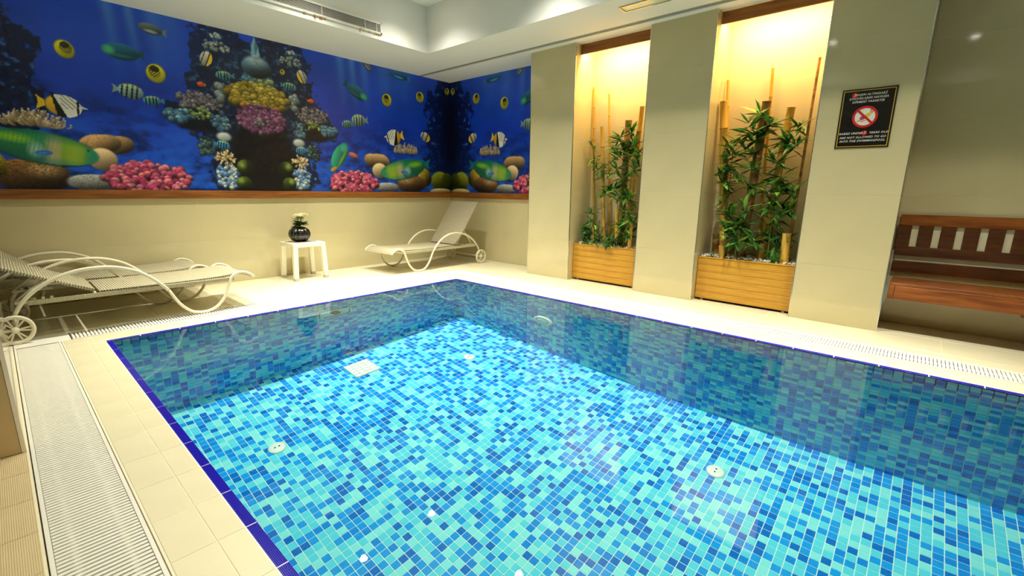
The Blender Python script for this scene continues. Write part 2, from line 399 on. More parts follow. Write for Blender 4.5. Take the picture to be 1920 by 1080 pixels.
# short wall beside the left grate
PX, PY0, PY1 = -W - G1 - 0.008, -1.586, 0.20
p = MB().box(-5.0, PY0 + GT, 0, PX - GT, PY1 - GT, ZS).build('wall_pillar', M['grout'], kind='structure', label='beige tiled wall end with metal corner beside the left grate')
for c, d in zip(ZJ, ZJ[1:]):
    wall_tile('wall_tile', p, 'x', PY0, (PY0 + PY1) / 2, c, d, PX - TT, M['wall_tile'], 1)
    wall_tile('wall_tile', p, 'x', (PY0 + PY1) / 2, PY1, c, d, PX - TT, M['wall_tile'], 1)
    wall_tile('wall_tile', p, 'y', -5.0, PX - .012, c, d, PY0 + TT, M['front_tile'], -1)
    wall_tile('wall_tile', p, 'y', -5.0, PX, c, d, PY1 - TT, M['wall_tile'], 1)
MB().box(PX - .012, PY0 - .002, 0, PX + .0015, PY0 + .012, ZS).build('corner_profile', M['chrome'], p)
# wooden ledges under the mural
t1 = MB().cbox(XL, D - 0.045, 0.979, WR, D + TT, 1.066, 0.003).build('trim_1', M['trim_wood'], kind='structure', label='brown wooden ledge under the long mural')
t2 = MB().cbox(WR - 0.045, -0.35, 0.979, WR + TT, D - 0.045, 1.066, 0.003).build('trim_2', M['trim_wood'], kind='structure', label='brown wooden ledge under the short mural')

# ceiling: soffit round a raised tray, a shadow slot along the pillars
TX0, TX1, TY0, TY1 = -3.3, 0.195, -5.6, 0.703
mb = MB()
mb.box(XL, TY1, ZS, 0.83, D + TT, ZT); mb.box(0.91, TY1, ZS, WR + TT, D + TT, ZT); mb.box(0.83, TY1, ZS + .08, 0.91, D + TT, ZT); mb.box(XL, YF, ZS, WR, TY0, ZT); mb.box(XL, TY0, ZS, TX0, TY1, ZT)
mb.box(TX1, TY0, ZS, 0.83, TY1, ZT); mb.box(0.91, TY0, ZS, WR + TT, TY1, ZT); mb.box(0.83, TY0, ZS + .08, 0.91, TY1, ZT)
mb.box(TX0 - .1, TY0 - .1, ZT, TX1 + .1, TY1 + .1, ZT + .1)
ceil = mb.build('ceiling', M['plaster'], kind='structure', label='white plaster ceiling with a raised tray')
MB().box(0.831, TY0, ZS + .012, 0.909, D - .01, ZS + .07).build('slot_shade_fill', M['slot'], ceil)  # added grey strip inside the slot, its colour stands in for the shade there

# ------------------------------------------------------------------ printed reef mural (flat print: one colour per mesh point)
STEP = 0.0062; ZM0, ZM1 = 1.066, ZS
AX = -1.49                                # mirror axis of the print (coral tower)
NZ = int((ZM1 - ZM0) / STEP) + 1
class Canvas:
    def __init__(c, x0, x1, seed):
        c.xs = np.linspace(x0, x1, int((x1 - x0) / STEP) + 1); c.zs = np.linspace(ZM0, ZM1, NZ)
        c.X, c.Z = np.meshgrid(c.xs, c.zs); c.rgb = np.zeros(c.X.shape + (3,)); c.rng = np.random.RandomState(seed)
    def noise(c, sx, sz, octv=3):
        out = np.zeros_like(c.X); a = 1.0; tot = 0
        for o in range(octv):
            nx = int((c.xs[-1] - c.xs[0]) / sx) + 3; nz = int((ZM1 - ZM0) / sz) + 3; gr = c.rng.rand(nz, nx)
            fx = (c.X - c.xs[0]) / sx; fz = (c.Z - ZM0) / sz; ix = fx.astype(int); iz = fz.astype(int); tx = fx - ix; tz = fz - iz
            tx = tx * tx * (3 - 2 * tx); tz = tz * tz * (3 - 2 * tz)
            out += a * ((gr[iz, ix] * (1 - tx) + gr[iz, ix + 1] * tx) * (1 - tz) + (gr[iz + 1, ix] * (1 - tx) + gr[iz + 1, ix + 1] * tx) * tz)
            tot += a; a *= .5; sx /= 2; sz /= 2
        return out / tot
    def win(c, x, z, rx, rz):
        r = max(rx, rz) * 1.25
        i0, i1 = np.searchsorted(c.xs, [x - r, x + r]); j0, j1 = np.searchsorted(c.zs, [z - r, z + r])
        return slice(j0, j1), slice(i0, i1)
    def local(c, x, z, rx, rz, ang):
        w = c.win(x, z, rx, rz); dx = c.X[w] - x; dz = c.Z[w] - z; ca, sa = math.cos(ang), math.sin(ang)
        return w, (dx * ca + dz * sa) / rx, (-dx * sa + dz * ca) / rz
    def put(c, w, mask, col):
        if mask.size == 0: return
        mask = np.clip(mask, 0, 1)[..., None]; c.rgb[w] = c.rgb[w] * (1 - mask) + np.asarray(col, float) * mask
    def blob(c, x, z, rx, rz, col, ang=0.0, soft=0.15, shade=0.45, power=2.0, tex=0.0):
        w, p, q = c.local(x, z, rx, rz, ang)
        if p.size == 0: return
        d = (np.abs(p) ** power + np.abs(q) ** power) ** (1 / power)
        lit = 1 - shade + shade * np.clip(0.55 + 0.75 * q - 0.25 * p, 0, 1.3)
        if tex: lit = lit * (1 + tex * (c.rng.rand(*p.shape) - .5))
        c.put(w, (1 - d) / soft, np.asarray(col, float)[None, None] * lit[..., None])
    def lumps(c, x, z, rx, rz, n, r, cols, shade=0.6, bottom=None):
        pts = []
        for _ in range(n):
            a = c.rng.rand() * 6.283; q = math.sqrt(c.rng.rand()); pts.append((x + rx * q * math.cos(a), z + rz * q * math.sin(a)))
        pts.sort(key=lambda t: -t[1])
        for (a, b) in pts:
            if bottom is not None and b < bottom: continue
            k = r * (0.7 + 0.6 * c.rng.rand()); col = np.array(cols[c.rng.randint(len(cols))], float) * (0.8 + 0.3 * c.rng.rand())
            c.blob(a, b, k * 1.15, k * 1.15, col * 0.35, soft=0.3, shade=0.2); c.blob(a, b + k * .1, k, k, col, soft=0.3, shade=shade)
    def poly(c, pts, col, soft=0.006):
        P = np.array(pts, float); w = c.win(P[:, 0].mean(), P[:, 1].mean(), np.ptp(P[:, 0]) / 2 + .01, np.ptp(P[:, 1]) / 2 + .01)
        x, z = c.X[w], c.Z[w]; ins = np.zeros(x.shape, bool); n = len(P)
        for i in range(n):
            x0, z0 = P[i]; x1, z1 = P[(i + 1) % n]
            cr = ((z0 > z) != (z1 > z)) & (x < (x1 - x0) * (z - z0) / (z1 - z0 + 1e-12) + x0); ins ^= cr
        c.put(w, ins.astype(float), col)
    # --- fishes; d = +1 looks to +x, -1 to -x
    def tail(c, x, z, rx, rz, d, col, ang=0):
        f = lambda a, b: (x + d * (a * rx) * math.cos(ang) - b * rz * math.sin(ang) * d, z + a * rx * math.sin(ang) + b * rz * math.cos(ang))
        c.poly([f(-.72, 0.18), f(-1.05, .55), f(-.98, 0), f(-1.05, -.55), f(-.72, -.18)], col)
    def disc_fish(c, x, z, rx, rz, d=1, ang=0.2):
        ang *= d
        c.blob(x, z, rx, rz, (150, 140, 20), ang, shade=.3); c.blob(x, z, rx * .92, rz * .9, (214, 204, 40), ang, shade=.35)
        w, p, q = c.local(x, z, rx, rz, ang); m = ((p * d - .15) ** 2 / .34 + (q - .18) ** 2 / .40 < 1)
        st = np.where(np.sin((p * d + q * .9) * 22) > .1, 1.0, .25) * m * (q < .35); c.put(w, st * .75, (42, 40, 16)); c.put(w, ((p * d - .15) ** 2 / .22 + (q - .42) ** 2 / .10 < 1) * .9, (30, 28, 18))
        c.blob(x + d * rx * .55, z + rz * .2, rx * .10, rz * .10, (20, 18, 12), soft=.5)
    def parrot(c, x, z, rx, rz, d=1, ang=0.0, pal=0):
        a, b, e = ((24, 96, 130), (30, 120, 120), (70, 190, 120)) if pal == 0 else ((40, 140, 110), (120, 170, 60), (60, 160, 150))
        an = ang * d; c.tail(x, z, rx, rz, d, np.array(a) * .7, ang)
        c.blob(x, z, rx * .86, rz * .85, a, an, shade=.5); w, p, q = c.local(x, z, rx, rz, an)
        if p.size: c.put(w, np.clip(1 - (p * d - .55) ** 2 / .12 - (q) ** 2 / .3, 0, 1) * .8, e); c.put(w, np.clip(1 - (p * d) ** 2 / .5 - (q + .4) ** 2 / .04, 0, 1) * .6, b)
    def big_parrot(c, x, z, rx, rz, d=1, ang=-0.18):
        an = ang * d
        c.blob(x - d * rx * .62, z + rz * .52, rx * .34, rz * .30, (24, 110, 120), an, shade=.3)
        c.poly([(x - d * rx * .8, z + rz * .55), (x - d * rx * 1.16, z + rz * .95), (x - d * rx * 1.06, z + rz * .5), (x - d * rx * 1.12, z + rz * .1), (x - d * rx * .82, z + rz * .35)], (20, 100, 116))
        c.blob(x, z, rx * .95, rz * .78, (20, 104, 76), an, shade=.5); c.blob(x, z - rz * .03, rx * .9, rz * .68, (46, 132, 86), an, shade=.45, tex=.12)
        w, p, q = c.local(x, z, rx, rz, an); ins = ((p / .9) ** 2 + (q / .66) ** 2 < 1)
        c.put(w, ins * np.clip(1 - (p * d - .45) ** 2 / .16, 0, 1) * .85, (138, 160, 44)); c.put(w, ins * np.clip(1 - (p * d - .12) ** 2 / .03, 0, 1) * .7, (196, 160, 130))
        c.put(w, ins * np.clip(1 - (p * d + .15) ** 2 / .03 - (q + .15) ** 2 / .2, 0, 1) * .8, (170, 190, 180)); c.put(w, ins * np.clip(1 - (p * d + .5) ** 2 / .14 - (q - .25) ** 2 / .08, 0, 1) * .8, (150, 190, 30))
        sc = ins * (np.sin(p * 46 + q * 30) * np.sin(p * 46 - q * 34) > .25) * np.clip(1 - (p * d + .3) ** 2 / .3, 0, 1) * .45; c.put(w, sc, (16, 96, 80))
        c.put(w, ins * np.clip(1 - (p * d - .85) ** 2 / .05, 0, 1) * .8, (30, 120, 96)); c.put(w, ins * np.clip((q - .25) * 3, 0, 1) * .55, (16, 90, 70)); c.put(w, ins * np.clip((-.3 - q) * 3, 0, 1) * .6, (24, 104, 110))
        fx, fq = p * d + .02, q + .22; c.put(w, np.clip((1 - (fx * .8 + fq * .6) ** 2 / .035 - (-fx * .6 + fq * .8) ** 2 / .012) * 2.2, 0, 1) * .9, (22, 84, 176)); c.put(w, np.clip((1 - (fx * .8 + fq * .6 + .05) ** 2 / .02 - (-fx * .6 + fq * .8) ** 2 / .004) * 2, 0, 1) * .6, (60, 130, 200))
        c.blob(x + d * rx * .72, z - rz * .02, rx * .025, rz * .05, (20, 20, 20), soft=.5)
    def threadfin(c, x, z, rx, rz, d=1, ang=-0.2):
        an = ang * d
        c.tail(x, z, rx, rz, d, (222, 178, 30), ang); c.blob(x, z, rx * .78, rz * .88, (222, 176, 40), an, shade=.3)
        w, p, q = c.local(x, z, rx, rz, an); ins = ((p / .76) ** 2 + (q / .85) ** 2 < 1)
        c.put(w, ins * (p * d > -.36 - q * .15), (22, 20, 16)); c.put(w, ins * (p * d > -.12 - q * .35), (214, 218, 212))
        c.put(w, ins * (p * d > -.1) * (np.sin((p * d + q * .75) * 26) > .55) * (q > -.15) * .6, (70, 74, 76)); c.put(w, ins * (np.abs(p * d - .60) < .05), (20, 20, 18))
        c.poly([(x + d * rx * .68, z + rz * .18), (x + d * rx * 1.0, z - rz * .06), (x + d * rx * .68, z - rz * .12)], (200, 206, 200))
    def sergeant(c, x, z, rx, rz, d=1, ang=-0.1, tint=(150, 190, 190)):
        an = ang * d; c.tail(x, z, rx, rz * .9, d, np.array(tint) * .75, ang); c.blob(x, z, rx * .8, rz * .85, tint, an, shade=.45)
        w, p, q = c.local(x, z, rx, rz, an); ins = ((p / .78) ** 2 + (q / .82) ** 2 < 1)
        for k in (-.5, -.22, .08, .36): c.put(w, ins * (np.abs(p - k - q * .06) < .06), (18, 26, 34))
        c.put(w, ins * (q > .45) * .5, (196, 196, 90))
    def butterfly(c, x, z, rx, rz, d=1):
        c.blob(x, z, rx, rz, (200, 196, 184), .4 * d, shade=.35); w, p, q = c.local(x, z, rx, rz, .4 * d); ins = (p ** 2 + q ** 2 < .9)
        c.put(w, ins * (p * d < -.35), (226, 184, 30)); c.put(w, ins * (np.abs(p * d + .3) < .10), (30, 26, 20)); c.put(w, ins * (np.abs(p * d - .5) < .08), (40, 36, 34))
    def speck(c, x, z, rx, rz, f, col, k):
        w, p, q = c.local(x, z, rx, rz, 0.2); ins = (np.abs(p) ** 2.6 + np.abs(q) ** 2.6 < .9)
        c.put(w, ins * np.clip(np.sin(p * f + 2 * np.sin(q * 9)) * np.sin(q * f * .7 + np.sin(p * 8)) * 1.4, 0, 1) * k, col)
    def orange(c, x, z, rx, rz, d=1): c.tail(x, z, rx, rz, d, (220, 110, 20)); c.blob(x, z, rx * .8, rz * .8, (232, 92, 24), shade=.4)
    def gray_fish(c, x, z, rx, rz, d=1, ang=0.1, tint=(96, 110, 110)):
        c.tail(x, z, rx, rz, d, np.array(tint) * 1.1, ang); c.blob(x, z, rx * .84, rz * .8, tint, ang * d, shade=.6)
        c.blob(x, z - rz * .35, rx * .6, rz * .3, np.clip(np.array(tint) * 1.5, 0, 220), ang * d, soft=.6, shade=.1)
    def staghorn(c, x, z, rx, rz):
        for _ in range(150):
            a = c.rng.rand() * 3.1416; q = .2 + .8 * c.rng.rand(); px, pz = x + rx * q * math.cos(a), z - rz * .5 + rz * 1.4 * q * math.sin(a)
            l = rz * .36; s = c.rng.rand() * .35 + .75
            c.blob(px, pz, rx * .045, l, np.array((172, 148, 108)) * s, ang=-(a - 1.57) * .7 * -1, soft=.5, shade=.3); c.blob(px + l * .7 * math.cos(a) * .6, pz + l * .75, rx * .04, rx * .04, np.array((238, 224, 196)) * s, soft=.6, shade=.2)
    def background(c):
        z = (c.Z - ZM0) / (ZM1 - ZM0); n1 = c.noise(.5, .25); n2 = c.noise(.12, .07, 4)
        top = np.array((14, 64, 186.)); mid = np.array((16, 52, 170.)); low = np.array((16, 66, 160.))
        t = z[..., None]; c.rgb = np.where(t > .5, mid + (top - mid) * (t - .5) * 2, low + (mid - low) * t * 2)
        c.rgb *= (0.86 + .28 * n1)[..., None]
        m = np.clip((.55 - z) * 2.2, 0, 1) * np.clip((n2 - .5) * 5, 0, 1) * .5; c.rgb = c.rgb * (1 - m[..., None]) + np.array((30, 100, 200.)) * m[..., None]
        m = np.clip((.62 - z) * 2, 0, .8) * np.clip((.5 - n2) * 4, 0, 1) * .6; c.rgb *= (1 - m[..., None])
    def rays(c, xs, top=1.0):
        for (x, wd, k) in xs:
            m = np.exp(-((c.X - x - (ZM1 - c.Z) * .05) / wd) ** 2) * np.clip((c.Z - 2.05) / .75, 0, 1) ** 1.2 * k
            c.rgb = c.rgb * (1 - m[..., None]) + np.array((96, 150, 205.)) * m[..., None]
    def reef(c, x, z, rx, rz, dens=120, dark=(6, 18, 50), lit=(60, 130, 200), hi=(150, 190, 220), cover=.9):
        w, p, q = c.local(x, z, rx, rz, 0); n = c.noise(.10, .10, 4)[w]; d = np.sqrt(p * p + q * q) + (n - .5) * .9
        c.put(w, np.clip((1 - d) / .08, 0, 1) * cover, dark)
        n2 = c.noise(.05, .04, 4)[w]; c.put(w, np.clip((1 - d) / .1, 0, 1) * np.clip((n2 - .56) * 7, 0, 1) * .7, lit)
        c.put(w, np.clip((1 - d) / .1, 0, 1) * np.clip((n2 - .66) * 9, 0, 1) * .7 * (q > -.3), hi)

def tower(c, sgn):
    # half of the coral tower, mirrored by sgn; x offsets are measured from the axis
    A = lambda o: AX + sgn * o
    c.reef(A(.32), 2.42, .36, .46, dark=(10, 24, 66), lit=(30, 76, 140), hi=(70, 124, 170)); c.reef(A(.2), 1.95, .5, .75, dark=(14, 26, 56), lit=(34, 66, 110), hi=(66, 100, 130), cover=.92)
    c.reef(A(.28), 1.3, .36, .42, dark=(12, 22, 46), lit=(36, 76, 130), hi=(70, 120, 170))
    c.blob(A(.06), 1.4, .36, .62, (10, 10, 18), soft=.3, shade=.2)
    c.lumps(A(.39), 2.707, .06, .02, 8, .02, [(150, 180, 200), (190, 205, 215)]); c.lumps(A(.40), 2.60, .13, .05, 40, .018, [(150, 165, 170), (110, 140, 160), (180, 190, 180)])
    c.reef(A(.66), 1.86, .30, .17, dark=(14, 24, 40), lit=(60, 120, 170), hi=(150, 190, 210)); c.blob(A(.62), 1.76, .28, .09, (10, 16, 30), soft=.4, shade=.1)
    c.lumps(A(.62), 2.0, .22, .10, 150, .020, [(110, 104, 124), (140, 132, 146), (90, 92, 112), (160, 154, 160)], bottom=1.93)
    c.lumps(A(.82), 1.84, .13, .06, 50, .026, [(90, 150, 190), (130, 180, 210), (60, 110, 160)]); c.lumps(A(.62), 1.88, .1, .06, 25, .018, [(170, 190, 110), (120, 150, 90)])
    c.lumps(A(.40), 2.13, .05, .10, 14, .035, [(120, 140, 150), (150, 165, 170)]); c.lumps(A(.44), 1.82, .09, .10, 40, .025, [(90, 140, 170), (140, 175, 190), (60, 100, 140)])
    c.lumps(A(.60), 1.54, .09, .10, 40, .022, [(50, 80, 80), (80, 110, 100), (40, 60, 70)]); c.blob(A(.42), 1.66, .09, .06, (190, 200, 200), soft=.4)
    c.sergeant(A(.44), 1.57, .09, .06, -sgn, tint=(60, 140, 190))
    c.lumps(A(.42), 1.22, .12, .13, 90, .024, [(180, 205, 215), (120, 165, 200), (90, 130, 180), (210, 215, 190), (60, 100, 170)])
    for o, z, k in ((.23, 1.33, .10), (.26, 1.15, .088)):
        c.blob(A(o), z, k, k, (52, 68, 22), soft=.1, shade=.8, tex=.3); c.blob(A(o + .03), z + .03, k * .6, k * .6, (128, 148, 60), soft=.8, shade=.3, tex=.3)
    for _ in range(46):
        a = c.rng.rand() * 6.283; q = math.sqrt(c.rng.rand()); c.blob(A(.42) + .10 * q * math.cos(a), 1.43 + .075 * q * math.sin(a), .012, .026, (228, 206, 150) if c.rng.rand() > .4 else (180, 150, 90), ang=(a - 1.57), soft=.5)
def tower_core(c):
    for (z0, z1, r0, r1, col) in ((2.27, 2.42, .17, .15, (70, 120, 160)),):
        c.blob(AX, 2.30, .19, .16, (48, 96, 140), shade=.7, tex=.3)
    c.lumps(AX, 2.28, .17, .10, 46, .035, [(90, 150, 180), (60, 110, 150), (140, 180, 190), (170, 180, 90)])
    c.blob(AX, 2.46, .175, .125, (76, 120, 150), shade=.85, tex=.5); c.blob(AX, 2.52, .15, .085, (158, 190, 208), soft=.6, shade=.5, tex=.35); c.blob(AX, 2.59, .06, .055, (172, 200, 214), soft=.5, shade=.4, tex=.2)
    c.poly([(AX - .045, 2.60), (AX - .04, 2.69), (AX, 2.79), (AX + .04, 2.69), (AX + .045, 2.60)], (110, 158, 186)); c.poly([(AX, 2.60), (AX + .04, 2.69), (AX + .01, 2.77), (AX, 2.7)], (60, 104, 140))
    c.lumps(AX, 2.13, .34, .14, 150, .042, [(196, 172, 62), (170, 146, 44), (214, 196, 96), (150, 130, 40)], shade=.75)
    c.lumps(AX, 2.03, .20, .03, 16, .03, [(200, 130, 60), (190, 150, 70)])
    c.lumps(AX, 1.88, .27, .16, 260, .026, [(150, 92, 140), (126, 74, 124), (176, 120, 160), (108, 60, 110)], shade=.75); c.lumps(AX, 1.86, .1, .03, 14, .02, [(150, 160, 170)])
    c.blob(AX, 1.42, .27, .36, (14, 12, 18), soft=.6, shade=.2)
def rock(c, x, z, rx, rz, col, n=120, r=.02):
    c.blob(x, z, rx, rz, col, shade=.75, tex=.35, power=2.5)
def shore(c, L):
    """coral shore seen on both halves; L maps name -> (x, z, rx, rz)"""
    x, z, rx, rz = L['tan']; d = L['d']
    for (o, k) in ((-.45, 1.0), (.3, .9), (0, .7)): c.blob(x + d * rx * o, z + (.05 - .1 * abs(o)) * rz, rx * .62, rz * .8, (176, 140, 92), ang=.25 * -d, shade=.75, tex=.3)
    x, z, rx, rz = L['cream']; c.blob(x, z, rx, rz, (214, 186, 140), shade=.6, tex=.1)
    x, z, rx, rz = L['brown']; c.blob(x, z, rx, rz, (120, 84, 46), shade=.85, tex=.7, power=2.6); c.blob(x - d * rx * .3, z + rz * .3, rx * .6, rz * .6, (186, 156, 108), soft=.8, shade=.4, tex=.6); c.speck(x, z, rx, rz, 26, (70, 44, 22), .45)
    x, z, rx, rz = L['grey']; c.blob(x, z, rx, rz, (150, 152, 150), shade=.6, tex=.45, power=2.4)
    x, z, rx, rz = L['pink']; c.blob(x, z - rz * .2, rx * .9, rz * .8, (90, 26, 50), shade=.4); c.lumps(x, z - rz * .25, rx, rz * 1.1, 190, .036, [(206, 96, 130), (186, 66, 108), (224, 130, 150), (160, 48, 92), (232, 120, 130)], shade=.8)
    x, z, rx, rz = L['stag']; c.staghorn(x, z, rx, rz)

cl = Canvas(-4.6, AX, 11); cl.background(); cl.rays([(-2.78, .05, .5), (-2.62, .04, .55), (-2.44, .07, .4), (-2.3, .1, .25)])
cl.reef(-3.62, 2.05, .34, .62, dark=(6, 16, 48), lit=(24, 60, 130), hi=(50, 100, 180)); cl.reef(-4.3, 2.0, .6, .8, dark=(6, 16, 48), lit=(24, 60, 130), hi=(50, 100, 180)); tower(cl, -1); tower_core(cl)
shore(cl, dict(d=-1, tan=(-2.95, 1.495, .22, .115), cream=(-2.985, 1.353, .12, .115), brown=(-3.48, 1.19, .26, .15), grey=(-3.08, 1.135, .2, .08), pink=(-2.636, 1.21, .36, .14), stag=(-3.40, 1.66, .22, .09)))
cl.blob(-3.72, 1.27, .1, .13, (190, 170, 40), shade=.7, tex=.6)
cl.big_parrot(-3.37, 1.43, .40, .20, 1); cl.threadfin(-3.2, 1.813, .165, .115, 1, ang=-.1); cl.disc_fish(-3.123, 2.309, .074, .085, 1); cl.disc_fish(-2.465, 2.224, .088, .098, -1)
cl.parrot(-2.717, 2.374, .175, .095, -1); cl.gray_fish(-2.459, 2.637, .125, .066, -1); cl.sergeant(-2.528, 1.955, .10, .056, -1, tint=(80, 160, 190)); cl.sergeant(-2.69, 2.017, .135, .086, 1)
cl.sergeant(-1.846, 2.315, .107, .058, -1, tint=(90, 160, 180)); cl.butterfly(-2.0, 2.458, .06, .085, -1); cl.orange(-2.078, 2.187, .045, .034, -1)
cr = Canvas(AX, WR, 12); cr.background(); cr.rays([(-.45, .06, .5), (-.28, .05, .6), (-.1, .06, .45), (.2, .12, .35), (.55, .2, .25)])
cr.reef(1.28, 2.05, .34, .80, dark=(8, 22, 76), lit=(28, 76, 160), hi=(70, 136, 210)); cr.blob(1.42, 2.0, .34, 1.3, (8, 14, 50), soft=.8, shade=.1); tower(cr, 1); tower_core(cr)
cr.blob(1.21, 1.24, .20, .17, (120, 128, 30), shade=.8, tex=.5); cr.blob(1.36, 1.22, .13, .17, (60, 70, 20), shade=.7, tex=.5); cr.blob(1.22, 1.08, .24, .05, (210, 184, 130), shade=.4, tex=.3); cr.blob(.90, 1.30, .13, .16, (176, 150, 44), ang=.5, shade=.85, tex=.5)
shore(cr, dict(d=1, tan=(.062, 1.503, .22, .128), cream=(.082, 1.368, .134, .114), brown=(.637, 1.19, .28, .13), grey=(.206, 1.135, .2, .07), pink=(-.328, 1.21, .36, .14), stag=(.563, 1.69, .22, .088)))
cr.big_parrot(.50, 1.40, .45, .20, -1); cr.threadfin(.343, 1.854, .17, .13, -1, ang=-.25); cr.butterfly(.925, 1.914, .10, .073, -1); cr.disc_fish(.25, 2.361, .085, .095, -1); cr.disc_fish(.843, 2.489, .08, .085, -1); cr.disc_fish(1.385, 2.655, .05, .057, -1)
cr.parrot(-.22, 2.399, .20, .10, 1, ang=-.45); cr.gray_fish(-.04, 2.76, .11, .05, 1, ang=-.6); cr.gray_fish(.467, 2.733, .20, .075, -1, tint=(30, 96, 150)); cr.sergeant(-.391, 1.958, .105, .066, -1, tint=(90, 160, 180)); cr.sergeant(-.219, 2.029, .14, .10, -1)
cr.parrot(-.53, 1.54, .24, .12, 1, ang=1.0, pal=1); cr.blob(-.33, 1.56, .085, .04, (210, 110, 70), ang=-.3, soft=.4); cr.blob(-.62, 1.36, .07, .03, (200, 130, 70), ang=.5, soft=.4)
cr.sergeant(-1.127, 2.316, .107, .058, 1, tint=(90, 160, 180)); cr.butterfly(-.965, 2.458, .06, .085, 1); cr.orange(-.873, 2.187, .05, .034, 1); cr.disc_fish(-1.2, 2.47, .03, .035, -1)
nz_r = int(2.08 / STEP)
mm = bpy.data.materials.new('mural_print'); mm.use_nodes = True; nt = mm.node_tree; B = nt.nodes['Principled BSDF']; at = nt.nodes.new('ShaderNodeAttribute'); at.attribute_name = 'print'
nt.links.new(at.outputs['Color'], B.inputs['Base Color']); B.inputs['Roughness'].default_value = 0.32
def mural(name, coords_fn, rgb, label):
    nzv, nxv = rgb.shape[:2]; me = bpy.data.meshes.new(name); co = coords_fn().astype(np.float32)
    idx = np.arange(nzv * nxv).reshape(nzv, nxv); q = np.stack([idx[:-1, :-1], idx[:-1, 1:], idx[1:, 1:], idx[1:, :-1]], -1).reshape(-1, 4).astype(np.int32)
    me.vertices.add(nzv * nxv); me.vertices.foreach_set('co', co.reshape(-1)); me.loops.add(q.size); me.loops.foreach_set('vertex_index', q.reshape(-1))
    me.polygons.add(len(q)); me.polygons.foreach_set('loop_start', np.arange(0, q.size, 4, dtype=np.int32)); me.update(calc_edges=True)
    a = me.color_attributes.new('print', 'BYTE_COLOR', 'POINT'); c4 = np.ones((nzv * nxv, 4), np.float32); c4[:, :3] = np.clip(rgb.reshape(-1, 3) * 1.13 / 255.0, 0, .95)
    a.data.foreach_set('color_srgb', c4.reshape(-1)); me.materials.append(mm)
    o = link(name, me, label=label, cat='mural'); return o
xsA = np.concatenate([cl.xs[:-1], cr.xs]); rgbA = np.concatenate([cl.rgb[:, :-1], cr.rgb], 1)
def cA():
    X, Z = np.meshgrid(xsA, cl.zs); return np.stack([X, np.full_like(X, D - .004), Z], -1)
mural('wall_mural', cA, rgbA, 'long printed coral reef mural with tropical fish above the loungers')
k = int((D + .35) / STEP); rgbB = cr.rgb[:, ::-1][:, :k]; ysB = D - .004 - (cr.xs[-1] - cr.xs[::-1][:k])
def cB():
    Y_, Z = np.meshgrid(ysB, cr.zs); return np.stack([np.full_like(Y_, WR - .004), Y_, Z], -1)
mural('wall_mural', cB, rgbB, 'short printed reef mural on the side wall next to the first pillar')
MB().box(-4.6, D - .003, ZM0, WR, D + TT, ZS).build('mural_backing', M['grout'], wb); MB().box(WR - .003, -.35, ZM0, WR + TT, D - .01, ZS).build('mural_backing', M['grout'], wr)

# ------------------------------------------------------------------ overflow grates
def grate(name, label, x0, y0, x1, y1, along, pitch, fill, frame=True, bars=2):
    r = empty(name, ((x0 + x1) / 2, (y0 + y1) / 2, -0.10), label=label, cat='grate', group='white overflow grates round the pool')
    L, Wd = ((y1 - y0), (x1 - x0)) if along == 'y' else ((x1 - x0), (y1 - y0))
    n = int(L / pitch); s = pitch * fill / 2
    b = MB()
    if along == 'y': b.cbox(-Wd / 2 + .014, -s, -.018, Wd / 2 - .014, s, 0, .0012)
    else: b.cbox(-s, -Wd / 2 + .014, -.018, s, Wd / 2 - .014, 0, .0012)
    me = b.mesh('slat', M['white_plastic'])
    for k in range(n):
        t = -L / 2 + (k + .5) * pitch
        link('slat', me, r, (0, t, .10) if along == 'y' else (t, 0, .10))
    for sd in (-1, 1):
        if along == 'y': MB().cbox(sd * (Wd / 2 - .007) - .006, -L / 2, -.03, sd * (Wd / 2 - .007) + .006, L / 2, .001, .001).build('frame_rail', M['white_plastic'], r, (0, 0, .10))
        else: MB().cbox(-L / 2, sd * (Wd / 2 - .007) - .006, -.03, L / 2, sd * (Wd / 2 - .007) + .006, .001, .001).build('frame_rail', M['white_plastic'], r, (0, 0, .10))
    for k in range(bars):
        o = (k + .5) / bars * Wd - Wd / 2
        if along == 'y': MB().box(o - .006, -L / 2, -.03, o + .006, L / 2, -.006).build('cross_bar', M['white_plastic'], r, (0, 0, .10))
        else: MB().box(-L / 2, o - .006, -.03, L / 2, o + .006, -.006).build('cross_bar', M['white_plastic'], r, (0, 0, .10))
    for e in (-1, 1):                      # feet standing in the trough
        for o in (-.3, .3):
            p = (o * Wd, e * (L / 2 - .05)) if along == 'y' else (e * (L / 2 - .05), o * Wd)
            MB().box(p[0] - .012, p[1] - .012, 0, p[0] + .012, p[1] + .012, .075).build('foot', M['white_plastic'], r)
    return r
grate('overflow_grate', 'white slatted overflow grate along the left pool edge in front of the viewer', -W - G1 + .003, -5.6, -W - G0 - .003, 0.235, 'y', 0.0198, 0.62)
grate('overflow_grate', 'white slotted overflow grate between the pool and the left loungers', -3.52, G0 + .003, G0, G1 - .003, 'x', 0.0215, 0.62, bars=1)
grate('overflow_grate', 'white slotted overflow grate between the pool and the bamboo planters', G0 + .003, -5.5, G1 - .003, G0 - .01, 'y', 0.0205, 0.74, bars=1)
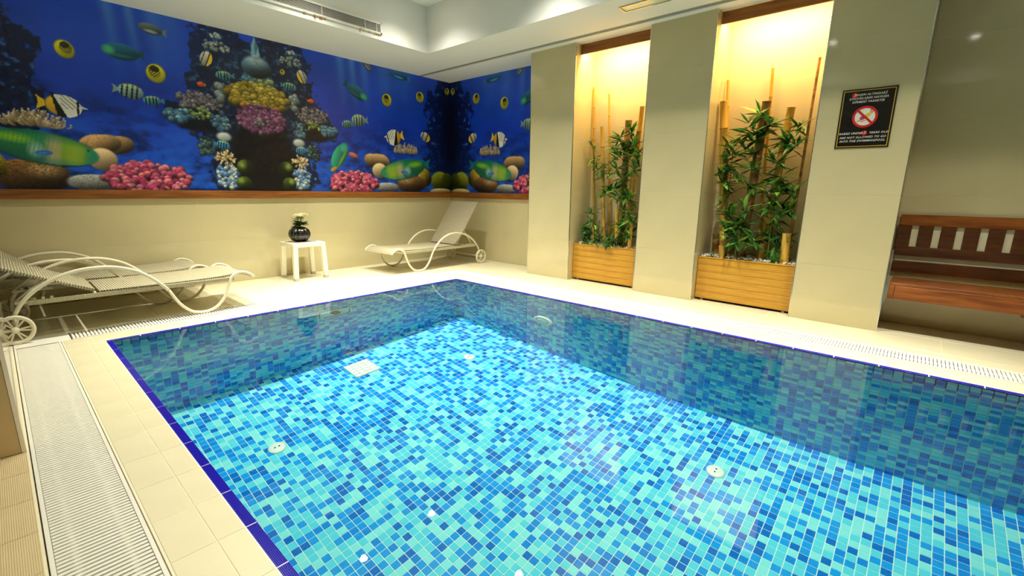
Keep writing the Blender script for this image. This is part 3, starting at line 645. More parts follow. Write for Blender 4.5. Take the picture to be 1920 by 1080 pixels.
for (a, b, c, d, lab) in ((-W - G1 + .003, .245, -3.527, G1 - .003, 'flat white corner cover joining the grates beside the near lounger wheel'), (G0 + .003, G0 - .004, G1 - .003, G1 - .003, 'flat white corner cover joining the grates at the far right corner')):
    cp = empty('corner_cover', ((a + c) / 2, (b + d) / 2, -.10), label=lab, cat='cover')
    dx, dy = (c - a) / 2, (d - b) / 2
    MB().cbox(-dx, -dy, -.014, dx, dy, 0, .0015).build('plate', M['white_plastic'], cp, (0, 0, .10))
    for sx in (-1, 1):
        for sy in (-1, 1): MB().box(sx * (dx - .03) - .012, sy * (dy - .03) - .012, 0, sx * (dx - .03) + .012, sy * (dy - .03) + .012, .088).build('foot', M['white_plastic'], cp)

# ------------------------------------------------------------------ sun loungers
M['wicker'] = wave_bump(mat('cream_wicker', srgb(216, 208, 178), 0.5), 'X', 19.0, 1.0, 0.005, col2=srgb(146, 136, 102))
M['frame'] = mat('cream_lacquer', srgb(226, 219, 192), 0.35)
M['rail'] = wave_bump(mat('woven_rail', srgb(206, 198, 166), 0.5), 'X', 46.0, 0.9, 0.003, col2=srgb(176, 166, 132))
LW = 0.60
def lounger(label, loc, rz, back):
    r = empty('sun_lounger', loc, rz, label=label, cat='lounger', group='cream wicker sun loungers on wheels')
    prof = [(0.0, .275), (.045, .315), (.12, .335), (.185, .30), (.215, .235), (.27, .11), (.35, .033), (.44, .0125), (.53, .035), (.61, .12), (.672, .245), (.75, .34), (.85, .425), (.98, .478), (1.10, .490), (1.22, .478), (1.34, .437), (1.45, .365), (1.53, .28), (1.575, .20)]
    for y, nm in ((-.016, 0), (LW + .016, 1)):
        MB().tube(spline([(x, y, z) for x, z in prof[:11]], 3), .0125, 10).build('leg_tube', M['frame'], r)
        MB().tube(spline([(x, y, z) for x, z in prof[10:]], 3), .0138, 10).build('arm_tube', M['frame'], r)
        b = MB().cbox(.17, y - .012 if nm else y - .004, .262, 1.50, y + .004 if nm else y + .012, .296, .003); b.build('side_rail', M['rail'], r)
    for x in (.215, .66, 1.12, 1.47): MB().tube([(x, -.01, .272), (x, LW + .01, .272)], .010, 8).build('cross_bar', M['frame'], r)
    # seat: woven sheet following the drooping foot end
    sp = [(.01, .283), (.04, .306), (.09, .324), (.15, .326), (.24, .316), (.40, .309), (.70, .306), (1.10, .306)]
    P = spline([(x, 0, z) for x, z in sp], 5); b = MB(); k = len(P); y0, y1 = .0, LW
    vs = [(p.x, y, p.z - t) for t in (0, .016) for y in (y0, y1) for p in P]
    F = []
    for i in range(k - 1):
        F += [(i, i + 1, k + i + 1, k + i), (2 * k + i, 3 * k + i, 3 * k + i + 1, 2 * k + i + 1), (i, 2 * k + i, 2 * k + i + 1, i + 1), (k + i, k + i + 1, 3 * k + i + 1, 3 * k + i)]
    F += [(0, k, 3 * k, 2 * k), (k - 1, 3 * k - 1, 4 * k - 1, 2 * k - 1)]
    b.add(vs, F); b.build('seat', M['wicker'], r)
    # backrest hinged at x = 1.13
    bk = empty('backrest', (1.13, 0, .312)); bk.parent = r; bk.rotation_euler = (0, -math.radians(back), 0)
    bk2 = MB().cbox(0, .004, -.012, .76, LW - .004, .012, .006).build('backrest_panel', M['wicker'], bk)
    bk.name = 'backrest'
    ca, sa = math.cos(math.radians(back)), math.sin(math.radians(back))
    hx, hz = 1.13 + .30 * ca, .312 + .30 * sa
    for y in (.05, LW - .05): MB().tube([(hx, y, hz - .02), (hx + .18 if back > 45 else hx + .16, y, .285)], .008, 8).build('support_bar', M['frame'], r)
    for y in (.035, LW - .035):
        b = MB()
        b.cbox(1.33, y - .006, .268, 1.56, y + .006, .288, .002)
        for t in range(4): b.cbox(1.36 + t * .045, y - .005, .286, 1.378 + t * .045, y + .005, .306, .002)
        b.build('notched_bar', M['frame'], r)
    MB().tube([(1.585, -.058, .105), (1.585, LW + .058, .105)], .009, 8).build('axle', M['frame'], r)
    for y in (-.002, LW + .002):
        MB().tube([(1.575, y - .016 if y < 0 else y + .016, .20), (1.585, y - .016 if y < 0 else y + .016, .105)], .013, 8).build('axle_bracket', M['frame'], r)
    for y in (-.050, LW + .050):
        wh = empty('wheel', (1.585, y, .105)); wh.parent = r
        prof2 = [(.080, -.011), (.096, -.014), (.104, -.009), (.1045, 0), (.104, .009), (.096, .014), (.080, .011), (.0785, 0), (.080, -.011)]
        b = MB(); n = 32; vs = []
        for (q, z) in prof2[:-1]: vs += [(q * math.cos(2 * math.pi * j / n), z, q * math.sin(2 * math.pi * j / n)) for j in range(n)]
        kk = len(prof2) - 1
        b.add(vs, [(i * n + j, i * n + (j + 1) % n, ((i + 1) % kk) * n + (j + 1) % n, ((i + 1) % kk) * n + j) for i in range(kk) for j in range(n)], 0, True)
        b.build('rim', M['frame'], wh)
        MB().lathe([(.0, -.016), (.018, -.016), (.023, -.012), (.023, .012), (.018, .016), (.0, .016)], 16, axis='Y').build('hub', M['frame'], wh)
        sb = MB().add([(.018, -.006, -.005), (.018, .006, -.005), (.018, .006, .005), (.018, -.006, .005), (.084, -.006, -.005), (.084, .006, -.005), (.084, .006, .005), (.084, -.006, .005)],
                      [(0, 1, 2, 3), (4, 7, 6, 5), (0, 4, 5, 1), (1, 5, 6, 2), (2, 6, 7, 3), (3, 7, 4, 0)]).mesh('spoke', M['frame'])
        for t in range(6):
            for dd in (-.16, .16): link('spoke', sb, wh, (0, 0, 0), (0, t * math.pi / 3 + dd, 0))
    return r
lounger('cream wicker sun lounger with its back raised steeply in the far corner by the pillar', (-0.417, 0.79, 0), 0.0, 54)
lounger('cream wicker sun lounger nearest the pool on the left, back slightly raised', (-2.206, 1.01, 0), math.pi, 26)
lounger('cream wicker sun lounger against the mural wall on the left, behind the nearer one', (-2.375, 1.671, 0), math.pi, 38)

# ------------------------------------------------------------------ side table, magazines, vase
M['table'] = mat('white_resin', srgb(238, 234, 214), 0.4); M['cap'] = mat('grey_foot_cap', srgb(176, 172, 158), 0.5)
tb = empty('side_table', (-1.265, 1.43, 0), label='small white square side table against the mural wall', cat='table')
b = MB(); b.cbox(-.20, -.195, .405, .20, .195, .455, .006); b.build('tabletop', M['table'], tb)
for sx in (-1, 1):
    for sy in (-1, 1):
        b = MB(); lx, ly = sx * .172, sy * .167; c = .027; t = .9
        vs = [(lx + sx * 0.014 + a * c * t, ly + sy * .010 + e * c * t, .0) for a, e in ((-1, -1), (1, -1), (1, 1), (-1, 1))]; vs = [(x, y, .035) for x, y, z in vs] + [(lx + a * c, ly + e * c, .41) for a, e in ((-1, -1), (1, -1), (1, 1), (-1, 1))]
        b.add(vs, [(3, 2, 1, 0), (4, 5, 6, 7), (0, 1, 5, 4), (1, 2, 6, 5), (2, 3, 7, 6), (3, 0, 4, 7)]); lg = b.build('leg', M['table'], tb)
        MB().cbox(lx + sx * .014 - 0.0245, ly + sy * .010 - 0.0245, 0, lx + sx * .014 + 0.0245, ly + sy * .010 + 0.0245, .036, .003).build('foot_cap', M['cap'], lg)
M['page'] = mat('magazine_pages', srgb(226, 222, 206), 0.6); M['cov1'] = mat('magazine_cover_red', srgb(196, 188, 170), 0.25, col2=srgb(120, 52, 36), vscale=9); M['cov2'] = mat('magazine_cover_pale', srgb(206, 208, 204), 0.25, col2=srgb(140, 150, 140), vscale=14)
for (x, y, z, rz, cov, lab) in ((-1.33, 1.40, .455, .25, 'cov1', 'magazine with red and dark cover under the black vase'), (-1.18, 1.43, .455, -.2, 'cov2', 'pale magazine lying at the right side of the white table')):
    mg = empty('magazine', (x, y, z), rz, label=lab, cat='magazine', group='magazines on the side table')
    dx = .10 if cov == 'cov1' else .08
    MB().box(-dx, -.12, .001, dx, .12, .006).build('pages', M['page'], mg); MB().box(-dx - .002, -.122, .006, dx + .002, .122, .0075).build('cover', M[cov], mg)
M['vase'] = mat('black_glaze', srgb(24, 22, 18), 0.12, spec=0.8); M['petal'] = mat('cream_petal', srgb(250, 246, 206), 0.5); M['leafd'] = mat('dark_leaf', srgb(34, 66, 22), 0.35, col2=srgb(52, 96, 30), vscale=30)
M['stemg'] = mat('green_stem', srgb(96, 120, 44), 0.5)
vs_ = empty('flower_vase', (-1.30, 1.41, .4625), label='round black ribbed vase on the white side table', cat='vase')
MB().lathe([(1.3 * r, 1.3 * z) for r, z in [(.0, .001), (.045, .001), (.07, .012), (.094, .045), (.099, .075), (.088, .108), (.06, .13), (.045, .137), (.04, .135), (.036, .12), (.0, .06)]], 72, ribs=14, amp=.09).build('vase_body', M['vase'], vs_)
pl_ = empty('potted_flower', (-1.30, 1.41, .60), label='cream flowers with dark green leaves in the black vase', cat='flower')
R2 = random.Random(5)
for k in range(11):
    a = R2.random() * 6.28; q = .065 * math.sqrt(R2.random()); hx, hy = .02 + q * math.cos(a), -.01 + q * math.sin(a); hz = .145 + .06 * R2.random() - q * .4
    MB().tube([(0, 0, -.02), (hx * .4, hy * .4, .08), (hx, hy, hz)], .003, 5).build('stem', M['stemg'], pl_)
    fl = empty('flower_head', (hx, hy, hz)); fl.parent = pl_
    for ring, (n, L, tl) in enumerate(((8, .054, .25), (7, .044, .75), (5, .030, 1.2))):
        pm = MB().add([(0, 0, 0), (L * .5, -L * .30, .004), (L, 0, .002), (L * .5, L * .30, .004)], [(0, 1, 2), (0, 2, 3)], 0, True).mesh('petal', M['petal'])
        for j in range(n): link('petal', pm, fl, (0, 0, 0), (0, -tl + R2.uniform(-.15, .15), 6.283 * j / n + ring * .4))
def leaf_mesh(L, wd, m, name='leaf', droop=.12):
    P = [(0, 0, 0), (.18, .55, .02), (.42, 1.0, .03), (.72, .62, .0), (1.0, 0, -1.0)]
    b = MB(); vs = []
    for i, (t, ww, _) in enumerate(P):
        z = -droop * t * t * L
        if i in (0, 4): vs.append((t * L, 0, z))
        else: vs += [(t * L, -ww * wd / 2, z + wd * .10), (t * L, 0, z), (t * L, ww * wd / 2, z + wd * .10)]
    b.add(vs, [(0, 1, 2), (0, 2, 3), (1, 4, 5, 2), (2, 5, 6, 3), (4, 7, 8, 5), (5, 8, 9, 6), (7, 10, 8), (8, 10, 9)], 0, True)
    return b.mesh(name, m)
lm = leaf_mesh(.115, .05, M['leafd'])
for j in range(34): link('leaf', lm, pl_, (.01, 0, .045 + .045 * R2.random()), (R2.uniform(-.4, .4), R2.uniform(-.7, .15), 6.283 * j / 17 + R2.uniform(-.2, .2)))

# ------------------------------------------------------------------ niches: fascia, planter boxes, pebbles, bamboo
M['pebble'] = mat('white_pebbles', srgb(246, 243, 232), 0.5, var=.12, vscale=30); M['soil'] = mat('dark_soil', srgb(58, 44, 28), 0.9)
M['bam_y'] = mat('yellow_bamboo', srgb(214, 172, 74), 0.3, col2=srgb(190, 142, 48), vscale=3, stretch=(8, 8, 1)); M['bam_b'] = mat('brown_bamboo', srgb(124, 82, 36), 0.4, col2=srgb(178, 132, 66), vscale=4, stretch=(2, 2, 5)); M['bam_n'] = mat('bamboo_node', srgb(120, 82, 34), 0.5)
M['leaf1'] = mat('bamboo_leaf_dark', srgb(54, 108, 42), 0.35); M['leaf2'] = mat('bamboo_leaf_mid', srgb(88, 146, 56), 0.35); M['leaf3'] = mat('bamboo_leaf_bright', srgb(138, 186, 74), 0.35)
LEAF = [leaf_mesh(L * 1.28, L * .25, M[m]) for L, m in ((.13, 'leaf1'), (.15, 'leaf1'), (.14, 'leaf2'), (.12, 'leaf2'), (.16, 'leaf3'))]
PW_ = [.28, .25, .2, .15, .12]
wherep = ['first', 'second']
for i, (ya, yb) in enumerate(NICHES):
    tn = 'niche beside the mural pillar' if i == 0 else 'niche beside the sign pillar'
    MB().cbox(1.095, yb + .003, 2.682, 1.115, ya - .003, ZS - .006, .002).build('trim_%d' % (3 + i), M['trim_wood'], kind='structure', label='brown wooden fascia across the top of the ' + tn)
    w_ = ya - yb; cy = (ya + yb) / 2
    bx = empty('planter_box', (1.10, cy, 0), label='golden wooden planter box in the ' + tn, cat='planter', group='wooden planter boxes in the niches')
    nb = 6; bh = (.452 - .022) / nb
    bm = MB().cbox(0, -w_ / 2 + .006, .0012, .018, w_ / 2 - .006, bh - .0012, .0022).mesh('board', M['ash'])
    for k in range(nb): link('board', bm, bx, (0, 0, .022 + k * bh))
    MB().cbox(-.006, -w_ / 2 + .004, .452, .030, w_ / 2 - .004, .464, .002).build('top_lip', M['ash'], bx)
    MB().box(.020, -w_ / 2 + .01, .012, .335, w_ / 2 - .01, .435).build('liner', M['soil'], bx)
    for sy in (-1, 1): MB().lathe([(.0, 0), (.014, 0), (.014, .014), (.0, .014)], 12, (.03, sy * (w_ / 2 - .07), 0)).build('foot', M['white_plastic'], bx)
    R3 = random.Random(20 + i); b = MB()
    for _ in range(800):
        x, y = R3.uniform(1.125, 1.42), R3.uniform(yb + .02, ya - .02); r = R3.uniform(.009, .017); z = .437 + r * .6 + R3.random() * .03
        vs = [(x + r * 1.2 * R3.uniform(.8, 1.1), y, z), (x - r * 1.1, y, z), (x, y + r * 1.2, z), (x, y - r * R3.uniform(.8, 1.2), z), (x, y, z + r * .8), (x, y, z - r * .8)]
        b.add(vs, [(0, 2, 4), (2, 1, 4), (1, 3, 4), (3, 0, 4), (2, 0, 5), (1, 2, 5), (3, 1, 5), (0, 3, 5)], 0, True)
    b.build('pebble_bed', M['pebble'], label='white pebbles covering the planter in the ' + tn, cat='pebbles', kind='stuff')

def pole(x, base, top, r, label, m='bam_y', seg=.24, group=None):
    P0 = Vector((x, base[0], .436)); P1 = Vector((x, top[0], top[1])); L = (P1 - P0).length
    o = empty('bamboo_pole', P0, label=label, cat='bamboo', group=group)
    n = max(1, int(L / seg)); d = (P1 - P0); b = MB(); pts = []; rr = []
    for k in range(n + 1):
        t = k / n; tap = r * (1.06 - .10 * t)
        for dt, f in ((-.010, 1.0), (-.004, 1.07), (.004, 1.07), (.010, .99)):
            tt = t + dt / L * 1.0
            if 0 <= tt <= 1: pts.append(d * tt); rr.append(tap * f)
    if (pts[0]).length > .001: pts.insert(0, d * 0); rr.insert(0, rr[0])
    if (pts[-1] - d).length > .001: pts.append(d * 1); rr.append(rr[-1])
    b.tube(pts, rr, 14); b.build('cane', M[m], o)
    for k in range(1, n):
        t = k / n; a = d * (t - .003 / L); c = d * (t + .003 / L); MB().tube([a, c], r * (1.06 - .10 * t) * 1.085, 14).build('node_ring', M['bam_n'], o)
    if r > .02: MB().tube([d * (1 - .006 / L) , d * (1 + .0005 / L)], r * .74, 14).build('hollow_end', M['bam_b'], o)
    return o
N1, N2 = 'bamboo canes in the left planter', 'bamboo canes in the right planter'
pole(1.38, (-1.142, 0), (-1.036, 2.366), .0145, 'tall thin bamboo cane at the left side of the left planter', group=N1)
pole(1.30, (-1.345, 0), (-1.225, 1.887), .0225, 'medium yellow bamboo cane standing second from the left in the left planter', group=N1)
pole(1.385, (-1.374, 0), (-1.247, 2.269), .0115, 'very thin tall bamboo cane in the middle of the left planter', group=N1)
pole(1.34, (-1.535, 0), (-1.555, 1.932), .040, 'thickest brown bamboo cane behind leaves in the left planter', 'bam_b', group=N1)
pole(1.27, (-1.64, 0), (-1.75, 2.058), .027, 'tall leaning bamboo cane at the right side of the left planter', group=N1)
pole(1.20, (-1.574, 0), (-1.552, .912), .024, 'short yellow bamboo stub in the centre of the left planter', group=N1)
pole(1.16, (-1.765, 0), (-1.768, .767), .023, 'short yellow bamboo stub at the right front of the left planter', group=N1)
pole(1.375, (-1.46, 0), (-1.44, .745), .040, 'dark brown bamboo stump at the back of the left planter', 'bam_b', group=N1)
pole(1.19, (-1.253, 0), (-1.239, .67), .016, 'short thin bamboo stub at the left front of the left planter', group=N1)
pole(1.25, (-2.80, 0), (-2.638, 2.011), .038, 'thick yellow bamboo cane at the left side of the right planter', group=N2)
pole(1.37, (-2.79, 0), (-2.618, 2.231), .0135, 'thin bamboo cane behind the thick yellow one in the right planter', group=N2)
pole(1.40, (-3.09, 0), (-3.01, 2.294), .014, 'tall thin bamboo cane behind the dark one in the right planter', group=N2)
pole(1.27, (-2.955, 0), (-3.026, 1.971), .041, 'thick dark brown bamboo cane in the middle of the right planter', 'bam_b', group=N2)
pole(1.31, (-3.136, 0), (-3.231, 1.904), .036, 'thick pale bamboo cane right of the dark one in the right planter', group=N2)
pole(1.30, (-3.367, 0), (-3.404, 2.302), .0118, 'tallest thin bamboo cane at the right edge of the right planter', 'bam_b', group=N2)
pole(1.36, (-2.69, 0), (-2.675, .687), .045, 'fat brown bamboo stump at the left back of the right planter', 'bam_b', group=N2)
pole(1.17, (-2.808, 0), (-2.79, .591), .029, 'shortest yellow bamboo stub at the left front of the right planter', group=N2)
pole(1.17, (-3.372, 0), (-3.362, .752), .038, 'fat yellow bamboo stump at the right side of the right planter', group=N2)

def leafy(label, stem, whorls, seed, group, sc=1.0):
    R = random.Random(seed); base = Vector(stem[0]); o = empty('bamboo_plant', base, label=label, cat='plant', group=group)
    pts = [Vector(p) - base for p in stem]; MB().tube(spline(pts, 4), [.006 - .0035 * t / (4 * (len(pts) - 1)) for t in range(4 * (len(pts) - 1) + 1)], 6).build('stem', M['stemg'], o)
    cum = spline(pts, 8)
    for (x, y, z, n) in whorls:
        c = Vector((x, y, z)) - base; near = min(cum, key=lambda p: (p - c).length + (0 if p.z < c.z else .15))
        if (near - c).length > .015: MB().tube([near, near.lerp(c, .5) + Vector((0, 0, .01)), c], .0028, 5).build('branch', M['stemg'], o)
        dirv = (c - near); az0 = math.atan2(dirv.y, dirv.x) if dirv.length > .02 else None
        for j in range(int(n * (1.9 if y > -2.2 else 1.5))):
            k = sc * R.uniform(.75, 1.15); off = Vector((R.uniform(-.02, .02), R.uniform(-.025, .025), R.uniform(-.03, .03)))
            lo, hi = (NICHES[0][1], NICHES[0][0]) if y > -2.2 else (NICHES[1][1], NICHES[1][0])
            for _ in range(14):                  # keep the tip inside the niche
                az = R.uniform(0, 6.283); el = R.uniform(-.55, .9)
                tip = c + off + base + Vector((math.cos(az) * math.cos(el), math.sin(az) * math.cos(el), math.sin(el))) * .205 * k
                if tip.x < 1.43 and lo + .03 < tip.y < hi - .03: break
            else: az = math.pi
            lf = link('leaf', LEAF[R.choices(range(5), PW_)[0]], o, c + off, (R.uniform(-.5, .5), -el, az)); lf.scale = (k, k, k)
    return o
GL = 'leafy bamboo plants in the niches'
leafy('low dark leafy bamboo bush at the left front of the left planter', [(1.2, -1.19, .42), (1.2, -1.19, .6), (1.19, -1.20, .86)], [(1.19, -1.20, .86, 10), (1.2, -1.22, .75, 12), (1.18, -1.11, .64, 12), (1.16, -1.12, .58, 12), (1.2, -1.12, .50, 10), (1.18, -1.25, .60, 12), (1.17, -1.30, .52, 12)], 31, GL, .8)
leafy('thin dark leafed bamboo twig high at the left of the left planter', [(1.36, -1.17, .42), (1.35, -1.14, 1.0), (1.33, -1.12, 1.45), (1.30, -1.09, 1.72)], [(1.30, -1.09, 1.66, 7), (1.30, -1.14, 1.50, 9), (1.29, -1.17, 1.42, 12), (1.28, -1.22, 1.36, 9), (1.27, -1.26, 1.28, 8), (1.27, -1.34, 1.42, 8), (1.26, -1.38, 1.33, 8)], 32, GL, .62)
leafy('bright leafy bamboo at the right upper part of the left planter', [(1.22, -1.60, .42), (1.21, -1.62, 1.1), (1.19, -1.63, 1.78)], [(1.19, -1.68, 1.78, 12), (1.19, -1.56, 1.70, 14), (1.19, -1.51, 1.60, 12), (1.2, -1.68, 1.62, 14), (1.22, -1.76, 1.52, 12), (1.2, -1.56, 1.50, 12), (1.2, -1.73, 1.38, 10)], 33, GL, 1.0)
leafy('dark leafy bamboo in the middle of the left planter', [(1.20, -1.50, .42), (1.19, -1.55, .8), (1.18, -1.58, 1.30)], [(1.18, -1.52, 1.13, 12), (1.18, -1.63, 1.25, 12), (1.18, -1.42, 1.10, 12), (1.18, -1.70, 1.03, 12), (1.18, -1.53, 1.37, 8), (1.19, -1.60, 1.05, 10)], 34, GL, .95)
leafy('broad leafed green plant at the right front of the left planter', [(1.16, -1.68, .42), (1.15, -1.70, .6), (1.15, -1.72, .9)], [(1.15, -1.57, .55, 14), (1.15, -1.72, .88, 12), (1.15, -1.66, .70, 14), (1.15, -1.76, .62, 12), (1.14, -1.48, .50, 12), (1.17, -1.76, .76, 10)], 35, GL, .9)
leafy('leafy bamboo at the left side of the right planter', [(1.19, -2.84, .42), (1.2, -2.80, 1.0), (1.19, -2.79, 1.62)], [(1.2, -2.73, 1.57, 12), (1.2, -2.85, 1.62, 12), (1.2, -2.75, 1.40, 14), (1.2, -2.74, 1.20, 14), (1.2, -2.86, 1.27, 12), (1.19, -2.93, 1.68, 10), (1.2, -2.80, 1.50, 12), (1.2, -2.72, 1.30, 10), (1.2, -2.76, 1.08, 8)], 36, GL)
leafy('leafy bamboo low at the front middle of the right planter', [(1.15, -2.93, .42), (1.14, -2.95, .7), (1.14, -2.98, .98)], [(1.15, -2.97, .80, 14), (1.15, -3.0, .95, 12), (1.15, -2.84, .92, 16), (1.15, -2.94, .64, 14), (1.15, -3.08, .63, 14), (1.15, -2.83, .72, 12), (1.15, -2.90, .82, 12)], 37, GL, 1.05)
leafy('tall leafy bamboo in front of the dark cane in the right planter', [(1.18, -2.97, .42), (1.19, -2.98, 1.1), (1.17, -3.0, 1.90)], [(1.17, -3.0, 1.84, 14), (1.17, -3.09, 1.72, 14), (1.17, -2.93, 1.74, 12), (1.17, -3.0, 1.62, 10), (1.17, -3.0, 1.35, 12), (1.17, -3.01, 1.16, 10), (1.17, -2.98, 1.50, 8)], 38, GL, 1.05)
leafy('leafy bamboo spreading at the right side of the right planter', [(1.2, -3.22, .42), (1.2, -3.22, 1.0), (1.19, -3.29, 1.70)], [(1.2, -3.25, 1.59, 14), (1.19, -3.34, 1.71, 12), (1.19, -3.32, 1.54, 14), (1.2, -3.2, 1.39, 12), (1.2, -3.23, 1.15, 14), (1.19, -3.18, 1.02, 12), (1.19, -3.3, .98, 14), (1.19, -3.37, 1.13, 14), (1.19, -3.36, .97, 12), (1.2, -3.24, 1.27, 10)], 39, GL, 1.05)
leafy('dark leafy bush behind the grass tuft in the right planter', [(1.25, -3.27, .42), (1.25, -3.27, .6), (1.25, -3.26, .86)], [(1.25, -3.24, .84, 12), (1.25, -3.33, .70, 14), (1.25, -3.2, .71, 14), (1.24, -3.27, .60, 14), (1.24, -3.36, .58, 10)], 40, GL, .85)
M['grass'] = mat('bright_grass', srgb(58, 128, 28), 0.4)
gm = [MB().add([(-.003, 0, 0), (.003, 0, 0), (.0025, .012, .07 * k), (-.0025, .012, .07 * k), (0, .05, .125 * k)], [(0, 1, 2, 3), (3, 2, 4)], 0, True).mesh('blade', M['grass']) for k in (.8, 1.0, 1.2)]
for (y, z, n, k, lab) in ((-2.715, .425, 46, .75, 'small green grass tuft at the left front corner of the right planter'), (-3.30, .425, 80, 1.15, 'bright green grass tuft at the right front of the right planter')):
    t = empty('grass_tuft', (1.15, y, z), label=lab, cat='grass')
    for j in range(n):
        bl = link('blade', gm[j % 3], t, (R2.uniform(-.018, .018), R2.uniform(-.022, .022), 0), (R2.uniform(-.45, .2), R2.uniform(-.2, .2), R2.uniform(0, 6.28))); bl.scale = (k, k, k)

# ------------------------------------------------------------------ bench in the recess
M['cream_panel'] = mat('cream_panel', srgb(232, 224, 188), 0.4)
bn = empty('wooden_bench', (1.0, -4.9, 0), label='brown wooden slatted bench in the recess right of the sign pillar', cat='bench')
BY0, BY1 = -1.5, .745      # local y span
xb = .423
MB().cbox(xb, BY0, .866, xb + .026, BY1, .957, .003).build('top_rail', M['teak'], bn)
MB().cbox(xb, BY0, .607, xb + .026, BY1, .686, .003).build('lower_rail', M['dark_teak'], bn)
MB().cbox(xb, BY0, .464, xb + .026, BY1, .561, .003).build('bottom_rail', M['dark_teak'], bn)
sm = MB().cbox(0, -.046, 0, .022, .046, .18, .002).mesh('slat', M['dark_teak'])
MB().box(xb + .026, BY0 + .01, .45, xb + .029, BY1 - .01, .95).build('cream_backing', M['cream_panel'], bn)
yy = .745 - .0395
k = 0
while yy > BY0 + .05:
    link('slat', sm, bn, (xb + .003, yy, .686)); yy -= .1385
MB().cbox(.02, BY0, .285, .045, BY1 - .055, .395, .003).build('front_apron', M['teak'], bn)
MB().cbox(.02, BY1 - .052, .285, .42, BY1 - .02, .395, .003).build('end_panel', M['teak'], bn)
pm = MB().cbox(0, BY0, 0, .076, BY1 - .02, .022, .003).mesh('seat_plank', M['teak'])
for k in range(5): link('seat_plank', pm, bn, (.022 + k * .0805, 0, .3965))
for y in (-.1, -1.0): MB().cbox(.40, y - .02, .20, .453, y + .02, .395, .003).build('wall_bracket', M['teak'], bn)

# ------------------------------------------------------------------ warning sign on the pillar
M['sign_black'] = mat('sign_black', srgb(16, 15, 12), 0.3); M['gold'] = mat('sign_gold', srgb(196, 156, 52), 0.35); M['sign_white'] = mat('sign_white', srgb(232, 230, 220), 0.5); M['sign_red'] = mat('sign_red', srgb(200, 30, 28), 0.4)
M['skin'] = mat('sign_skin', srgb(214, 160, 110), 0.5); M['sign_yellow'] = mat('sign_yellow', srgb(224, 188, 50), 0.5); M['sign_pink'] = mat('sign_pink', srgb(176, 60, 120), 0.5)
SY0, SY1, SZ0, SZ1 = -4.007, -3.654, 1.489, 1.944
sg = empty('warning_sign', (E, (SY0 + SY1) / 2, (SZ0 + SZ1) / 2), label='black framed no babies in the pool warning sign on the pillar', cat='sign')
sw, sh = (SY1 - SY0) / 2, (SZ1 - SZ0) / 2
MB().cbox(-.008, -sw, -sh, 0, sw, sh, .0015).build('board', M['sign_black'], sg)
b = MB()
def fr(i0, i1, z0, z1):
    pass
q0, q1 = .010, .0155
for (a0, c0, a1, c1) in ((-sw + q0, sh - q1, sw - q0, sh - q0), (-sw + q0, -sh + q0, sw - q0, -sh + q1), (-sw + q0, -sh + q1, -sw + q1, sh - q1), (sw - q1, -sh + q1, sw - q0, sh - q1)):
    b.box(-.0092, a0, c0, -.008, a1, c1)
b.build('gold_border', M['gold'], sg)
def disc(r0, r1, yc, zc, m, name, t, sy=1.0, sz=1.0, rot=0.0):
    b = MB(); n = 40; ca, sa = math.cos(rot), math.sin(rot)
    def P(r, a, x):
        u, v = r * math.cos(a) * sy, r * math.sin(a) * sz; return (x, -(u * ca - v * sa) - yc, u * sa + v * ca + zc)
    vs = [P(r1, 6.2832 * j / n, -.008 - t) for j in range(n)]
    if r0 > 0:
        vs += [P(r0, 6.2832 * j / n, -.008 - t) for j in range(n)]; b.add(vs, [(j, n + j, n + (j + 1) % n, (j + 1) % n) for j in range(n)])
    else: b.add(vs, [tuple(range(n))[::-1]])
    return b.build(name, M[m], sg)
# in sign space: horizontal axis h points right as seen (towards -y), v up
disc(0, .082, -.004, .012, 'sign_white', 'pictogram_disc', .0004)
disc(.066, .083, -.004, .012, 'sign_red', 'prohibition_ring', .0018)
disc(0, .014, .036, .050, 'skin', 'pictogram_head', .0008, .9, 1.0); disc(0, .015, .038, .058, 'sign_black', 'pictogram_hair', .0006, 1.0, .8, .5)
disc(0, .026, .012, .022, 'sign_yellow', 'pictogram_shirt', .0007, 1.0, .55, .7); disc(0, .022, -.016, .006, 'sign_pink', 'pictogram_pants', .0009, 1.0, .7, .5)
disc(0, .024, -.034, -.014, 'skin', 'pictogram_leg', .0008, 1.0, .25, .55); disc(0, .018, -.012, -.020, 'skin', 'pictogram_leg', .0008, 1.0, .3, .3)
b = MB(); a = math.radians(-45); hx, hz = .074 * math.cos(a), .074 * math.sin(a); wv = .008
dx_, dz_ = wv * math.sin(a), wv * math.cos(a)
pts = [(-hx + dx_, -hz - dz_), (-hx - dx_, -hz + dz_), (hx - dx_, hz + dz_), (hx + dx_, hz - dz_)]
b.add([(-.0100, -(h - .004), v + .012) for h, v in pts], [(0, 1, 2, 3)]); b.build('prohibition_bar', M['sign_red'], sg)
def text(body, h, v, size, m='sign_white', t=.0012, shear=.25, name='lettering'):
    cu = bpy.data.curves.new(name, 'FONT'); cu.body = body; cu.size = size; cu.align_x = 'CENTER'; cu.align_y = 'CENTER'; cu.shear = shear; cu.offset = size * .012; cu.space_character = 1.12; cu.resolution_u = 2
    to = bpy.data.objects.new(name, cu); COL.objects.link(to); dg = bpy.context.evaluated_depsgraph_get(); dg.update()
    me = bpy.data.meshes.new_from_object(to.evaluated_get(dg)); bpy.data.objects.remove(to); me.materials.clear(); me.materials.append(M[m])
    o = link(name, me, sg); o.matrix_local = Matrix(((0, 0, -1, -.008 - t), (-1, 0, 0, -h), (0, 1, 0, v), (0, 0, 0, 1))); return o
text('YA\u015eIN ALTINDAK\u0130', .012, .182, .0215); text('\u00c7OCUKLARIN HAVUZA', 0, .155, .0215); text('G\u0130RMES\u0130 YASAKTIR', 0, .128, .0215)
